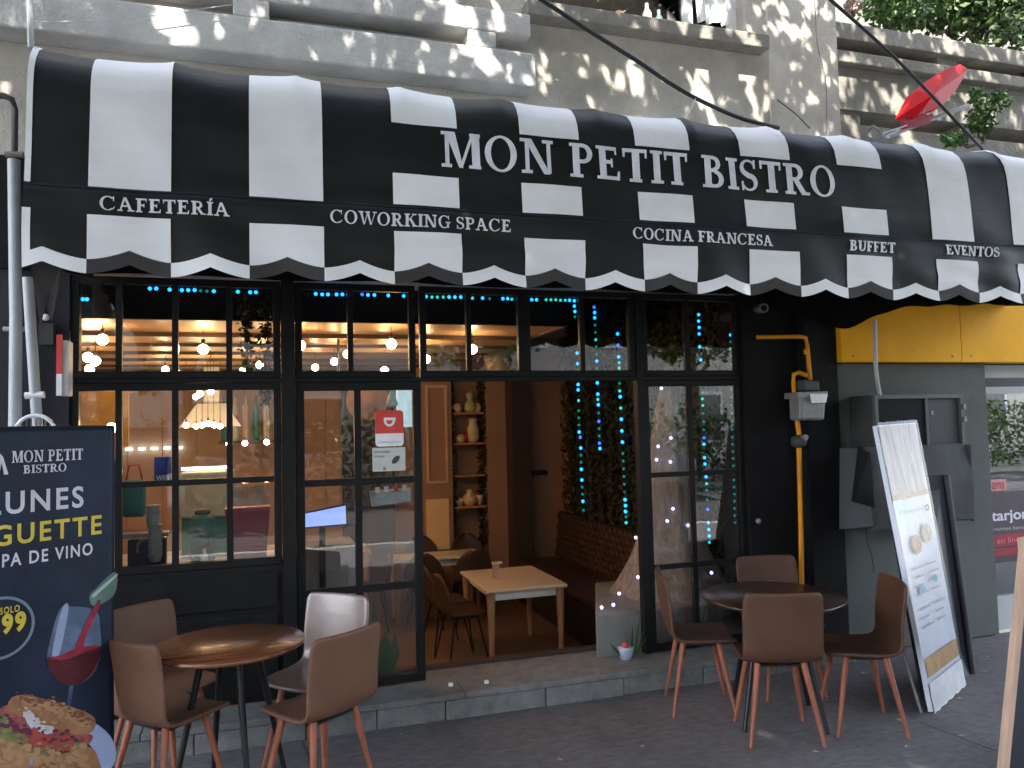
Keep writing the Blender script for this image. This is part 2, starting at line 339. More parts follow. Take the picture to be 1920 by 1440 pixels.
    if ch == 'A': return [[(.36, 1), (.48, 1), (.20, 0.03), (.13, 0.03)], [(.37, 1), (.51, 1), (.86, .03), (.68, .03)], rect(.24, .32, .68, .32+t), ser(.02, .31, 0), ser(.58, .95, 0)], .96
    if ch == 'V': return [[(.07, .97), (.25, .97), (.52, 0), (.42, 0)], [(.76, .97), (.83, .97), (.52, 0), (.46, 0)], ser(-.02, .34, 1-S), ser(.64, .92, 1-S)], .9
    if ch == 'W': return [[(.07, .97), (.25, .97), (.43, 0), (.35, 0)], [(.6, .97), (.66, .97), (.43, 0), (.38, 0)], [(.54, .97), (.70, .97), (.90, 0), (.82, 0)], [(1.12, .97), (1.18, .97), (.9, 0), (.86, 0)], ser(-.02, .33, 1-S), ser(.46, .78, 1-S), ser(1.0, 1.27, 1-S)], 1.25
    if ch == 'K': return stem(.11)+[[(.26, .42), (.26, .52), (.68, .97), (.76, .97)], [(.36, .56), (.50, .62), (.84, .03), (.66, .03)], ser(.58, .92, 0), ser(.56, .86, 1-S)], .9
    if ch == 'U': return [rect(.13, .3, .13+T, .97), ser(.04, .38, 1-S), rect(.70, .3, .70+t, .97), ser(.60, .87, 1-S)]+ring(.4475, .32, .3175, .33, .14, t, 180, 360), .88
    return [rect(.1, 0, .5, 1)], .6
def text_polys(txt, height, width=None, track=.06):
    x = 0; out = []
    for ch in txt:
        g, adv = glyph(ch); out.append([[(x+a, b) for a, b in p] for p in g]); x += adv+track
    x -= track; sx = (width/x) if width else height
    return [[[(a*sx, b*height) for a, b in p] for p in g] for g in out]
def text_obj(name, txt, m, fn, height, width, parent, depth=.003, **k):
    """one object per letter; fn(u, v, off) gives the world point on the carrying surface"""
    for g in text_polys(txt, height, width):
        if not g: continue
        mb = MB()
        for i, p in enumerate(g):
            e = (i % 9)*.00012; n = len(p)
            A = [fn(a, b, .0012) for a, b in p]; B = [fn(a, b, .0012+depth+e) for a, b in p]
            mb.add(A+B, [tuple(range(n)), tuple(range(n, 2*n))]+[(j, (j+1) % n, (j+1) % n+n, j+n) for j in range(n)])
        mb.build(name, m, parent, **k)
def sans_obj(name, txt, m, fn, height, width, parent, bold=.0, x0=0, y0=0, depth=.0015, space=1.0, **k):
    cu = bpy.data.curves.new(name, 'FONT'); cu.body = txt; cu.size = 1; cu.offset = bold; cu.resolution_u = 4; cu.space_character = space
    o = bpy.data.objects.new(name, cu); col.objects.link(o); bpy.context.view_layer.update()
    dg = bpy.context.evaluated_depsgraph_get(); me = bpy.data.meshes.new_from_object(o.evaluated_get(dg))
    vs = [v.co.copy() for v in me.vertices]; fs = [tuple(p.vertices) for p in me.polygons]
    bpy.data.objects.remove(o); bpy.data.meshes.remove(me)
    ax, bx = min(v.x for v in vs), max(v.x for v in vs); ay, by = min(v.y for v in vs), max(v.y for v in vs)
    W = lambda v, off: fn(x0+(v.x-ax)/(bx-ax)*width, y0+(v.y-ay)/(by-ay)*height, off)
    if space > 1.1:      # spaced lettering: one object per letter, told apart by the gaps
        sp = sorted((min(vs[i].x for i in f_), max(vs[i].x for i in f_), n_) for n_, f_ in enumerate(fs)); groups = []; edge = -9
        for lo, hi, n_ in sp:
            if lo > edge+.005: groups.append([])
            groups[-1].append(n_); edge = max(edge, hi)
        for g in groups:
            ids = sorted({i for n_ in g for i in fs[n_]}); mp_ = {i: j for j, i in enumerate(ids)}
            MB().add([W(vs[i], depth) for i in ids], [tuple(mp_[i] for i in fs[n_]) for n_ in g]).build('letter', m, parent, **k)
        return
    mb = MB(); mb.add([W(v, depth) for v in vs], fs)
    return mb.build(name, m, parent, **k)

# ================================================================= THE SETTING
HOR = 60
sw = MB().box(-HOR, HOR, -7.2, -.05, -.5, -.014).build('sidewalk', M_WALK, kind='structure', fix=True)
# big cast slabs with open joints (one joint crosses the lower right of the picture)
A, B = PG(1660, 1330), PG(1880, 1400)
jx = A.x
xs = [-8.4, -5.6, -2.75, .28, jx, jx+2.6, jx+5.2]
for i in range(len(xs)-1):
    x0, x1 = xs[i]+.004, xs[i+1]-.004
    for (y0, y1) in ((-7.2, -3.604), (-3.596, -.262)):
        sk = (B.x-A.x)/(B.y-A.y)
        q = [(x0+(y0+1.1)*sk*.5, y0, 0), (x1+(y0+1.1)*sk*.5, y0, 0), (x1+(y1+1.1)*sk*.5, y1, 0), (x0+(y1+1.1)*sk*.5, y1, 0)]
        MB().slab(q, (0, 0, -.013)).build('paving_slab', M_WALK, sw)
box('kerb', (-HOR, HOR, -7.36, -7.202, -.5, 0), M_CONC2, kind='structure')
box('road', (-HOR, HOR, -14.5, -7.362, -.6, -.13), M_ROAD, kind='structure')
box('far_sidewalk', (-HOR, HOR, -60, -14.502, -.6, 0), M_CONC3, kind='structure')

# entrance ledge of stone blocks
led = empty('entrance_ledge', (0, 0, 0), None, None, kind='structure')
MB().box(-1.6, 4.2, -.262, .34, -.4, .135).build('ledge_core', M_LEDGE, led)
bx = [-1.6, -1.05, -.42, .2, .62, 1.05, 1.72, 2.28, 2.9, 3.5, 4.2]
lz = random.Random(3)
for i in range(len(bx)-1):
    d = lz.uniform(-.006, .006)
    MB().box(bx[i]+.003, bx[i+1]-.003, -.30+d, -.264, .0, .118).build('stone_block', M_LEDGE, led, bevel=.006)
cx = [-1.6, -.7, .15, 1.18, 2.1, 3.1, 4.2]
for i in range(len(cx)-1):
    MB().box(cx[i]+.002, cx[i+1]-.002, -.31+lz.uniform(-.004, .004), .0, .121, .16+lz.uniform(-.0015, .0015)).build('coping_stone', M_LEDGE, led, bevel=.006)

# ================================================================= CAFE BUILDING
cafe = empty('cafe_building', (1.5, 0, 0), 'grey rendered building with a glazed black framed café front under the striped awning', 'building')
# upper wall with an opening for the window
W0, W1, WZ = PY(1010, 40, 0).x, PY(1398, 60, 0).x, 4.87
mb = MB()
mb.box(-4, W0, 0, .3, 2.83, 7.5).box(W1, 4.53, 0, .3, 2.83, 7.5).box(W0, W1, 0, .3, 2.83, WZ).box(W0, W1, 0, .3, 6.4, 7.5)
mb.build('upper_wall', M_CONC, cafe)
MB().box(4.2, 4.53, .3, 6, 2.6, 7.5).build('side_wall', M_CONC, cafe)
MB().box(PY(1437, 80, 0).x, 4.528, -.025, -.002, 3.2, 7.5).build('corner_pilaster', M_CONC, cafe)
MB().box(-1.6, 4.28, -.04, -.002, 2.83, 3.5).build('black_fascia', M_BLACKW, cafe)
MB().box(-4, -1.602, -.03, -.002, 2.83, 3.43).build('black_fascia', M_NAVYW, cafe)
MB().box(-4, -1.13, -.02, .3, -.0, 2.828).build('left_pier', M_NAVYW, cafe)
MB().box(3.50, 4.28, -.045, .3, 0, 2.826).build('right_pier', M_BLACKW, cafe)
MB().box(3.985, 4.285, -.14, -.047, 0, 2.9).build('pier_pilaster', M_BLACKW, cafe)
# interior shell
ZF = -.35; XL, XR, YB = -2.6, 3.72, 6.0
MB().box(XL, 4.2, .345, 7.2, ZF-.1, ZF).build('interior_floor', M_IFLOOR, cafe)
MB().box(XL, 1.745, YB, YB+.1, ZF, 2.9).build('back_wall', M_TAN, cafe)
MB().box(XL-.1, XL, .3, YB, ZF, 2.8).build('interior_left_wall', M_TERRA, cafe)
MB().box(XR, XR+.1, .31, 4.7, ZF, 3.3).build('interior_right_wall', M_TERRA, cafe)
MB().box(3.51, XR+.1, .301, .309, ZF, 3.3).build('front_return_wall', M_DKBR, cafe)
XH = 2.22
MB().box(XL, XH, .36, .40, 2.6, 2.95).build('header_panel', M_BLACKW, cafe)
MB().box(XH-.04, XH, .402, YB, 2.6, 3.3).build('soffit_face', M_MOULD, cafe)
MB().box(XH, XR+.2, .30, YB, 3.3, 3.4).build('high_ceiling', M_DKBR, cafe)
cl = MB().box(XL, XH-.042, .402, YB+.2, 2.68, 2.76).build('ceiling', M_DKBR, cafe)
y = .402
while y < 5.9:
    MB().box(XL, XH-.042, y, y+.70, 2.6+.004*math.sin(y*5), 2.655).build('ceiling_board', M_CWOOD, cl, bevel=.006)
    MB().box(XL, XH-.044, y+.702, y+.732, 2.572, 2.66).build('ceiling_batten', M_DKBR, cl); y += .735
# niche wall at y 4.5
NY = 4.5
MB().box(1.85, 2.23, NY, NY+.1, ZF, 2.6).box(2.69, XR, NY, NY+.1, ZF, 3.3).box(2.23, 2.69, NY+.3, NY+.36, ZF, 2.6).box(2.232, 2.688, NY, NY+.1, 2.601, 3.3).build('niche_wall', M_MOULD, cafe)
MB().box(2.20, 2.232, NY+.101, NY+.3, ZF, 2.6).box(2.688, 2.72, NY+.101, NY+.3, ZF, 2.6).build('niche_side', M_MOULD, cafe)
MB().box(1.75, XR+.2, YB, YB+.15, ZF, 2.9).build('rear_wall', M_DKBR, cafe)
MB().box(1.75, 1.848, NY, YB, ZF, 2.6).build('partition_wall', M_MOULD, cafe)
MB().box(2.95, 3.2, NY-.28, NY-.002, ZF, 3.29).build('dark_column', M_DKBR, cafe)
MB().box(2.70, 2.948, NY-.02, NY-.002, ZF, 3.29).build('terracotta_strip', M_TERRA, cafe)
MB().box(XL, 3.94, .30, .36, -.35, .16).build('inner_step', M_DKBR, cafe)
fr = PY(795, 715, NY), PY(838, 915, NY)
x0, x1, z1, z0 = 1.895, 2.17, 2.37, 1.13
m = MB(); t = .028
m.box(x0, x1, NY-.02, NY-.002, z1-t, z1).box(x0, x1, NY-.02, NY-.002, z0, z0+t).box(x0, x0+t, NY-.02, NY-.002, z0+t, z1-t).box(x1-t, x1, NY-.02, NY-.002, z0+t, z1-t)
m.build('wall_moulding', M_TAN, cafe)
MB().box(1.88, 2.17, NY-.02, NY-.002, .30, .93).build('lit_panel', M_CREAM, cafe)  # light falling on the lower panel is put into its pale colour
# dark doorway and tan vertical boards on the back wall
MB().box(.98, 1.72, YB-.03, YB-.002, ZF, 2.42).build('dark_doorway', M_DKBR, cafe)
x = XL
while x < .95:
    MB().box(x+.006, min(x+.42, .96)-.006, YB-.03, YB-.002, .6, 2.5).build('wall_board', M_TAN, cafe); x += .42
# beam hanging under the ceiling on the right
MB().box(XH+.002, XR, 3.9, 4.1, 2.95, 3.15).build('ceiling_beam', M_MOULD, cafe)

# --- storefront: posts, rails, panes
ZT, ZB = 2.81, .162
bars_left = [(-1.13, .05), (-.868, .055), (-.552, .055), (-.236, .04)]
def win(name, x0, x1, cols, rows, frame_m=M_BLACK, bar=.045, depth=.05, glass=GLASS, y=0, label=None):
    """a window with frame, muntin children and one pane child per light"""
    f = MB(); z0, z1 = rows[0], rows[-1]
    f.box(x0, x1, y, y+depth, z0, z0+bar).box(x0, x1, y, y+depth, z1-bar, z1).box(x0, x0+bar, y, y+depth, z0+bar, z1-bar).box(x1-bar, x1, y, y+depth, z0+bar, z1-bar)
    fo = f.build(name, frame_m, cafe, bevel=.004); tag(fo, label)
    cxs = [x0+bar/2]+list(cols)+[x1-bar/2]; rzs = [z0+bar/2]+list(rows[1:-1])+[z1-bar/2]
    for c in cols: box('mullion', (c-bar*.4, c+bar*.4, y+.004, y+depth-.004, z0+bar, z1-bar), frame_m, fo)
    for r_ in rows[1:-1]:
        for i in range(len(cxs)-1):
            a = cxs[i]+bar*(.5 if i == 0 else .4)+.0005; b = cxs[i+1]-bar*(.5 if i == len(cxs)-2 else .4)-.0005
            box('glazing_bar', (a, b, y+.007, y+depth-.007, r_-bar*.4, r_+bar*.4), frame_m, fo)
    for i in range(len(cxs)-1):
        for j in range(len(rzs)-1):
            box('pane', (cxs[i]+bar*.45, cxs[i+1]-bar*.45, y+depth*.5-.002, y+depth*.5+.002, rzs[j]+bar*.45, rzs[j+1]-bar*.45), glass, fo)
    return fo
win('transom_window', -1.128, .075, [-.868, -.552, -.236], [2.185, ZT])
win('transom_window', .165, .955, [.52], [2.185, ZT])
win('transom_window', .985, 1.735, [1.33], [2.185, ZT])
win('transom_window', 1.735, 2.60, [2.18], [2.185, ZT])
win('transom_window', 2.655, 3.498, [3.045], [2.185, ZT])
win('side_window', -1.128, .075, [-.868, -.552, -.236], [1.0, 1.54, 2.155])
win('fixed_door', .165, .985, [.56], [.165, .80, 1.50, 2.155], bar=.055)
win('corner_window', 2.655, 3.498, [3.045], [.165, .77, 1.45, 2.155])
f = MB().box(.078, .162, -.03, .06, ZB, ZT).box(2.602, 2.653, -.01, .06, ZB, ZT).box(-1.13, 3.498, -.008, .055, 2.157, 2.183).build('frame_post', M_BLACK, cafe)
MB().box(-1.128, .076, .0, .05, ZB, .998).build('lower_panel', M_BLACK, cafe)
for (z0, z1) in ((.20, .43), (.47, .70), (.74, .955)):
    MB().box(-1.10, .05, -.018, -.002, z0, z1).build('panel_board', M_BLACK, cafe, bevel=.005)

# --- upper storey: sill, window, balcony beams
MB().box(PY(990, 30, -.14).x, PY(1443, 65, -.14).x, -.14, -.002, PY(1440, 90, -.14).z, PY(1443, 65, -.14).z).build('window_sill', M_CONC3, cafe, bevel=.008)
uw = MB()
px = PY(1292, 20, .12).x;
uwo = MB().box(W0, W1, .12, .2, 6.32, 6.4).build('upper_window', M_WHITE, cafe)
for a_, b_ in ((W0, W0+.08), (W1-.07, W1), (px-.045, px+.03)): MB().box(a_, b_, .12, .2, WZ, 6.319).build('window_post', M_WHITE, uwo)
MB().box(W0+.08, W1-.07, .158, .162, WZ, 6.4).build('pane', GLASS, uwo)
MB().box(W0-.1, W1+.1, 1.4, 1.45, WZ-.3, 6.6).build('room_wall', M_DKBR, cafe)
BZ = [4.205, 4.443]
bx1 = 1.80
b1 = MB().box(-4, bx1, -.2, -.002, 4.20, 4.443).build('balcony_beam', M_CONC2, cafe, bevel=.012)
MB().box(-4, bx1-.03, -.2, .0-.002, 4.56, 4.72).build('balcony_rail', M_CONC2, cafe, bevel=.012)
MB().box(-4, PY(860, 10, -.15).x, -.17, -.05, 4.722, 6.0).build('balcony_parapet', M_CONC2, cafe)
for pxa, pxb in ((437, 505), (878, 930)):
    MB().box(PY(pxa, 60, -.2).x, PY(pxb, 60, -.2).x, -.195, -.01, 4.444, 4.559).build('balcony_block', M_CONC2, cafe, bevel=.008)
MB().box(PY(520, 60, -.1).x, PY(806, 60, -.1).x, -.12, -.09, 4.446, 4.49).build('pale_blue_board', M_SKYB, cafe)

# ================================================================= AWNING
PR = [(-.03, 3.95), (-.45, 3.83), (-.9, 3.71), (-1.15, 3.655), (-1.24, 3.63), (-1.30, 3.595), (-1.345, 3.54), (-1.37, 3.48),
      (-1.38, 3.41), (-1.392, 3.24), (-1.402, 3.08), (-1.412, 2.94), (-1.425, 2.925), (-1.43, 2.90)]
PT = [(-1.43, 2.90), (-1.433, 2.8), (-1.43, 2.7), (-1.425, 2.62)]
ribs = [-1.0, -.42, .14, .66, 1.19, 1.76, 2.33, 2.90, 3.47, 4.07, 4.66, 5.25]
X0A, X1A = -1.0, 6.0
DX = PY(320, 500, -1.43).x-PY(163, 500, -1.43).x
def prof_y(z):
    for (y0, z0), (y1, z1) in zip(PR[3:]+PT[1:], PR[4:]+PT[2:]):
        if z1 <= z <= z0: return y0+(y1-y0)*(z0-z)/(z0-z1)
    return -1.425
def wav(x, z):
    a = .0035*math.sin(x*7.3+z*3)+.003*math.sin(x*17+z*9)
    if z < 2.93: a += .012*math.sin(x*9.1+1.3*math.sin(x*2.7)+z*4)*(2.96-z)/.35+.005*math.sin(z*38+x*5+2*math.sin(x*3))*(.5+.5*math.sin(x*1.7))
    return a
def sag(x):
    for a, b in zip(ribs, ribs[1:]):
        if a <= x <= b: return abs(math.sin(math.pi*(x-a)/(b-a)))**.55
    return 0
def AP(x, y, z, off=0):
    """point on the awning skin; the cloth sags between the ribs at the shoulder"""
    k = max(0, min(1, (z-3.38)/.2)); s = sag(x)*k
    return Vector((x, y+.012*s-off*(1-.3*k)-wav(x, z)*(1-k*.5), z-.024*s+off*.45*k))
def AF(x, z, off=0): return AP(x, prof_y(z), z, off)
XK = PY(163, 500, -1.43).x            # a colour boundary
def zc(x):
    ph = (x-XK)/DX; p = abs(ph-round(ph)); return 2.553+.047*(2*p)**1.6
awn = empty('striped_awning', (2.0, -.7, 2.9), 'long black and white striped awning lettered MON PETIT BISTRO over the café front', 'awning')
def strip(x0, x1, zlist, off, n, name, m, parent, top=False, thick=0):
    """cloth patch between x0 and x1 following the skin. zlist: list of (y,z) or z"""
    mb = MB(); nx = n; P = []
    for i in range(nx+1):
        x = x0+(x1-x0)*i/nx
        P.append([AP(x, q[0], q[1], off) if isinstance(q, tuple) else AF(x, q, off) for q in (zlist(x) if callable(zlist) else zlist)])
    k = len(P[0]); vs = [p for c in P for p in c]
    mb.add(vs, [(i*k+j, i*k+j+1, (i+1)*k+j+1, (i+1)*k+j) for i in range(nx) for j in range(k-1)], True)
    if thick:   # edge walls so the patch has a border
        back = [AP(v.x, v.y, v.z, 0) for v in []]
    o = mb.build(name, m, parent, fix=False); return o
NXA = 420
def skin(x):
    zb = zc(x); return [q for q in PR]+[(prof_y(z), z) for z in [2.9-(2.9-zb)*s for s in (.05,.12,.2,.3,.4,.5,.6,.7,.8,.9,1)]]
strip(X0A, X1A, skin, 0, NXA, 'black_fabric', M_FAB, awn)
edges = [XK+DX*k for k in range(0, 21)]
shoulder = [q for q in PR if q[1] > 3.405]
zs = lambda a, b, n=8: [a+(b-a)*i/n for i in range(n+1)]
for k in range(0, 20, 2):
    a, b = edges[k], edges[k+1]
    if 4 <= k <= 12:
        strip(a, b, shoulder+[(prof_y(z), z) for z in (3.395, 3.375)], .0035, 18, 'white_stripe', M_WHT, awn)
        strip(a, b, zs(3.112, 2.952, 5), .0035, 18, 'white_stripe', M_WHT, awn)
    else:
        strip(a, b, shoulder+[(prof_y(z), z) for z in zs(3.39, 2.945, 12)], .0035, 18, 'white_stripe', M_WHT, awn)
    strip(a, b, lambda x: zs(2.815, zc(x)+.05, 10), .0045, 20, 'white_stripe', M_WHT, awn)
for k in range(-1, 20):
    a = edges[k] if k >= 0 else X0A; b = edges[k+1]
    strip(a, b, lambda x: zs(zc(x)+.062, zc(x)-.002, 3), .0085, 24, 'valance_trim', M_DTRIM if k % 2 == 0 else M_WHT, awn)
strip(X0A-.002, X0A+.022, shoulder+[(prof_y(z), z) for z in zs(3.39, 2.95, 12)], .003, 1, 'edge_piping', M_WHT, awn)
strip(X0A-.002, X0A+.03, zs(2.83, 2.6, 5), .003, 1, 'edge_piping', M_WHT, awn)
# raised crease seam
MB().tube([AF(X0A+(X1A-X0A)*i/120, 2.938, .003) for i in range(121)], .005, 5).build('seam', M_FAB, awn)
# side flaps
for X in (X0A, X1A):
    poly = [(X, y, z) for y, z in PR]+[(X, -1.42, 2.62), (X, -.9, 2.66), (X, -.06, 2.78)]
    MB().prism(poly, (.006, 0, 0)).build('side_flap', M_FAB, awn)
# loose torn strip hanging at the left corner
MB().prism([(-.98, -1.40, 2.60), (-.87, -1.36, 2.60), (-.915, -1.33, 2.36), (-.94, -1.33, 2.44), (-.955, -1.34, 2.34)], (.0, .02, 0)).build('loose_strip', M_DTRIM, awn)
# lining under the awning, and its frame
mb = MB(); n = 60; vs = []; 
for i in range(n+1):
    x = X0A+.01+(X1A-X0A-.02)*i/n
    for j in range(7):
        t = j/6; vs.append((x, -1.40+1.36*t, 2.665+.17*t-.05*math.sin(math.pi*t)+.012*math.sin(x*5+j)))
mb.add(vs, [(i*7+j, i*7+j+1, (i+1)*7+j+1, (i+1)*7+j) for i in range(n) for j in range(6)], True)
mb.build('lining', M_LIN, awn, fix=False)
# gathered end of the lining drooping in front of the yellow fascia
mb = MB(); vs = []; n = 50
for i in range(n+1):
    s = i/n; x = 3.62+2.35*s
    bot = 2.70-.16*math.exp(-((s-.27)/.16)**2)+.10*max(0, s-.3)+.008*math.sin(s*37)
    for j in range(7):
        t = j/6; vs.append((x, -.24-.05*math.sin(math.pi*t)+.01*math.sin(x*11+j*2), 2.9-(2.9-bot)*t))
mb.add(vs, [(i*7+j, i*7+j+1, (i+1)*7+j+1, (i+1)*7+j) for i in range(n) for j in range(6)], True)
mb.build('drooping_lining', M_LIN, awn, fix=False)
for x in ribs[1:-1]:
    MB().tube([(x, -.05, 3.0), (x, -1.28, 3.0), (x, -1.24, 3.5), (x, -.05, 3.85)], .012, 6).build('support_arm', M_STEEL, awn)
MB().tube([(X0A+.02, -1.37, 2.93), (X1A-.02, -1.37, 2.93)], .014, 6).build('front_bar', M_STEEL, awn)
# lettering
def awn_text(txt, pa, pb, z, h, name='letter'):
    xa, xb = pa, pb
    return text_obj(name, txt, M_LETT, lambda u, v, off: AF(xa+u, z+v, off+.004), h, xb-xa, awn, .004)
awn_text('MON PETIT BISTRO', .84, 3.262, 3.165, .188)
awn_text('CAFETERÍA', -.705, -.165, 2.838, .062)
awn_text('COWORKING SPACE', .287, 1.195, 2.838, .062)
awn_text('COCINA FRANCESA', 1.886, 2.776, 2.84, .062)
awn_text('BUFFET', 3.312, 3.652, 2.84, .062)
awn_text('EVENTOS', 4.043, 4.471, 2.848, .062)

# ================================================================= NEIGHBOUR SHOP
nb = empty('neighbour_shop', (5.5, -.1, 0), 'grey green shop building with a yellow fascia to the right of the café', 'building')
MB().box(4.287, 5.84, -.1, .3, 0, 2.27).build('wall', M_GRNW, nb)
MB().box(4.287, 9.5, -.06, .3, 2.275, 3.3).build('backing_wall', M_GRNW, nb)
for xa_, xb_ in ((4.29, 5.498), (5.502, 6.9), (6.904, 9.5)): MB().box(xa_, xb_, -.19, -.062, 2.28, 2.98).build('fascia_panel', M_YEL, nb, bevel=.004)
for x_ in (4.4, 5.4, 5.6, 6.2): MB().box(x_-.008, x_+.008, -.194, -.191, 2.32, 2.336).build('fixing', M_ALU, nb)
MB().box(5.842, 9.5, -.02, .3, 0, .27).build('lower_wall', M_GREY, nb)
MB().box(5.842, 9.5, .0, .08, 2.16, 2.27).build('header_bar', M_GREY, nb)
MB().box(5.842, 9.5, -.0, .06, 2.02, 2.08).build('window_bar', M_GREY, nb)
sw_ = MB().box(5.842, 5.90, .0, .06, .27, 2.02).build('shop_window', M_GREY, nb)
MB().box(5.9, 8.6, .028, .034, .27, 2.02).build('pane', GLASS_SHOP, sw_)
MB().box(8.6, 9.5, -.02, .3, .27, 2.02).build('end_wall', M_GRNW, nb)
MB().box(5.9, 9.4, 1.6, 1.7, 0, 2.6).build('shop_back_wall', M_CAB, nb)
MB().box(5.86, 9.4, .3, 1.6, -.02, .005).build('shop_floor', M_CAB, nb)
# stickers on the shop glass
st = MB().box(5.93, 6.75, .0, .024, .56, 1.17).build('window_sticker', M_STK, nb)
tag(st, 'dark window sticker lettered tarjon with crimson bands')
fn = lambda u, v, off: Vector((5.93+u, -off, .56+v))
sans_obj('sticker_text', 'tarjon', M_WTXT, fn, .115, .42, st, bold=.02, x0=.01, y0=.33)
sans_obj('sticker_text', 'tramites bancarios aqui', M_GREY, fn, .04, .6, st, x0=.01, y0=.265)
MB().box(5.94, 6.7, -.004, -.001, .70, .80).build('sticker_band', M_STKR, st)
sans_obj('sticker_text', 'en linea', M_PINK, lambda u, v, o: fn(u, v, o+.005), .05, .3, st, x0=.05, y0=.165)
MB().box(5.94, 6.7, -.004, -.001, .62, .68).build('sticker_band', M_STKR, st)
MB().box(5.95, 6.13, .0, .024, 1.13+.05, 1.27).build('logo_sticker', M_PINK, nb)
sans_obj('sticker_text', 'ama', M_STKR, lambda u, v, o: Vector((5.965+u, -o, 1.19+v)), .06, .14, nb)

nbb = empty('neighbour_balcony', (5.8, .3, 4.4), 'weathered concrete balcony of stacked rails with planters at upper right', 'balcony')
def zb(px, py, Y=.3): return PY(px, py, Y).z
MB().box(4.535, 10, .32, .6, 3.3, 4.44).build('wall', M_CONC3, nbb)
MB().box(4.535, 10, .3, .58, 4.56, 4.94).build('panel', M_CONC3, nbb)
MB().box(4.535, 10, .22, .6, 4.945, 5.05).build('rail', M_CONC3, nbb, bevel=.01)
MB().box(4.535, 10, .2, .62, 5.14, 5.29).build('rail', M_CONC3, nbb, bevel=.01)
for x in (4.55, 5.9, 7.3, 8.7): MB().box(x, x+.22, .26, .56, 5.052, 5.138).build('spacer_block', M_CONC3, nbb)
for x in (4.55, 5.9, 7.3, 8.7): MB().box(x+.3, x+.5, .33, .56, 4.442, 4.558).build('spacer_block', M_CONC3, nbb)
MB().box(4.535, 10, 1.9, 2.0, 4.4, 8.5).build('rear_wall', M_CONC3, nbb)

def cloud(name, pts, n, size, m, label, cat, group=None, stem=None, kind=None):
    """foliage: leaves scattered through blobs (x,y,z,rx,ry,rz)"""
    c0 = pts[0]; e = empty(name, (c0[0], c0[1], c0[2]-c0[5]), label, cat, group, kind=kind)
    mb = MB(); vol = [p[3]*p[4]*p[5] for p in pts]
    for _ in range(n):
        p = random.choices(pts, vol)[0]
        while True:
            q = [random.uniform(-1, 1) for _ in range(3)]
            d = sum(v*v for v in q)
            if d < 1 and (d > .25 or random.random() < .4): break
        k = .75+.25*math.sin(q[0]*5+q[1]*7+p[0]*3)*math.sin(q[2]*6+p[1])
        mb.leaf((p[0]+q[0]*p[3]*k, p[1]+q[1]*p[4]*k, p[2]+q[2]*p[5]*k), size)
    mb.build('foliage', m, e, fix=False)
    s = MB()
    if stem: s.tube(stem, .02, 6, .008)
    else:
        for p in pts: s.tube([(c0[0], c0[1], c0[2]-c0[5]), ((c0[0]+p[0])/2, (c0[1]+p[1])/2+.02, p[2]-p[5]*.4), (p[0], p[1], p[2])], .018, 5, .006)
    s.build('stem', M_BARK, e); return e
def at(px, py, Y): p = PY(px, py, Y); return p.x, p.y, p.z
def blob(px, py, Y, rx, ry, rz): return (*at(px, py, Y), rx, ry, rz)
cloud('balcony_shrub', [blob(1690, 20, .6, .3, .3, .3), blob(1640, 10, .6, .18, .2, .25), blob(1740, -10, .7, .3, .3, .35)], 1500, .07, M_LEAF2, 'leafy shrub in the planter at the left end of the upper balcony', 'shrub')
cloud('balcony_shrub', [blob(1830, 20, .8, .4, .3, .42), blob(1900, 80, .35, .2, .2, .4), blob(1890, -20, .7, .4, .3, .4)], 1900, .09, M_TREE, 'dark drooping shrub at the right end of the upper balcony', 'shrub')
cloud('balcony_shrub', [blob(1790, 20, 1.1, .5, .4, .35), blob(1700, 0, 1.2, .5, .4, .4), blob(1900, 20, 1.1, .5, .4, .5)], 2600, .1, M_TREE, 'dense dark foliage mass filling the balcony behind the planter shrubs', 'shrub')
cloud('hanging_plant', [blob(1840, 225, .0, .16, .12, .2), blob(1790, 262, -.05, .2, .12, .09), blob(1870, 190, .05, .14, .12, .14), blob(1830, 180, .0, .1, .1, .1)], 900, .05, M_LEAF2, 'small green plant growing behind the red floodlight', 'plant')
cloud('flowering_plant', [blob(1600, 12, .3, .10, .1, .09)], 160, .05, mat('pale blossom', (.4, .3, .26), .7), 'pale blossom cluster at the wall corner above the balcony rail', 'plant')

# ================================================================= things on the facades
# red floodlight hood on its arm
rl = PY(1745, 190, -.5)
fl = empty('floodlight', rl, 'red faceted floodlight hood on a grey arm above the awning', 'lamp')
P = lambda x, y, Y: PY(x, y, Y)
front = [P(1695, 213, -.62), P(1718, 170, -.62), P(1760, 137, -.62), P(1800, 120, -.58), P(1816, 130, -.56), P(1795, 165, -.58), P(1768, 197, -.62), P(1722, 216, -.66)]
back = [p+Vector((.0, .09, -.01)) for p in front]
mid = P(1752, 176, -.72)
MB().add(front+back+[mid, mid+Vector((0, .3, .0))], [(i, (i+1) % 8, 16) for i in range(8)]+[(i+8, (i+1) % 8+8, 17) for i in range(8)]+[(i, (i+1) % 8, (i+1) % 8+8, i+8) for i in range(8)]).build('hood', M_REDL, fl)
MB().slab([P(1697, 216, -.6), P(1750, 214, -.6), P(1745, 230, -.58), P(1703, 238, -.58)], (0, .06, 0)).build('base_box', mat('dark red plastic', (.3, .01, .03), .4), fl)
MB().tube([P(1665, 256, -.5), P(1735, 228, -.52), P(1812, 199, -.55)], .018, 6).build('arm', M_PIPE, fl)
MB().tube([P(1727, 212, -.64), P(1730, 204, -.66)], .02, 8).build('screw', M_ALU, fl)
cw = empty('wire_coil', PY(1640, 245, -.8), 'loose coil of grey wire lying on the awning below the floodlight', 'wire')
m = MB()
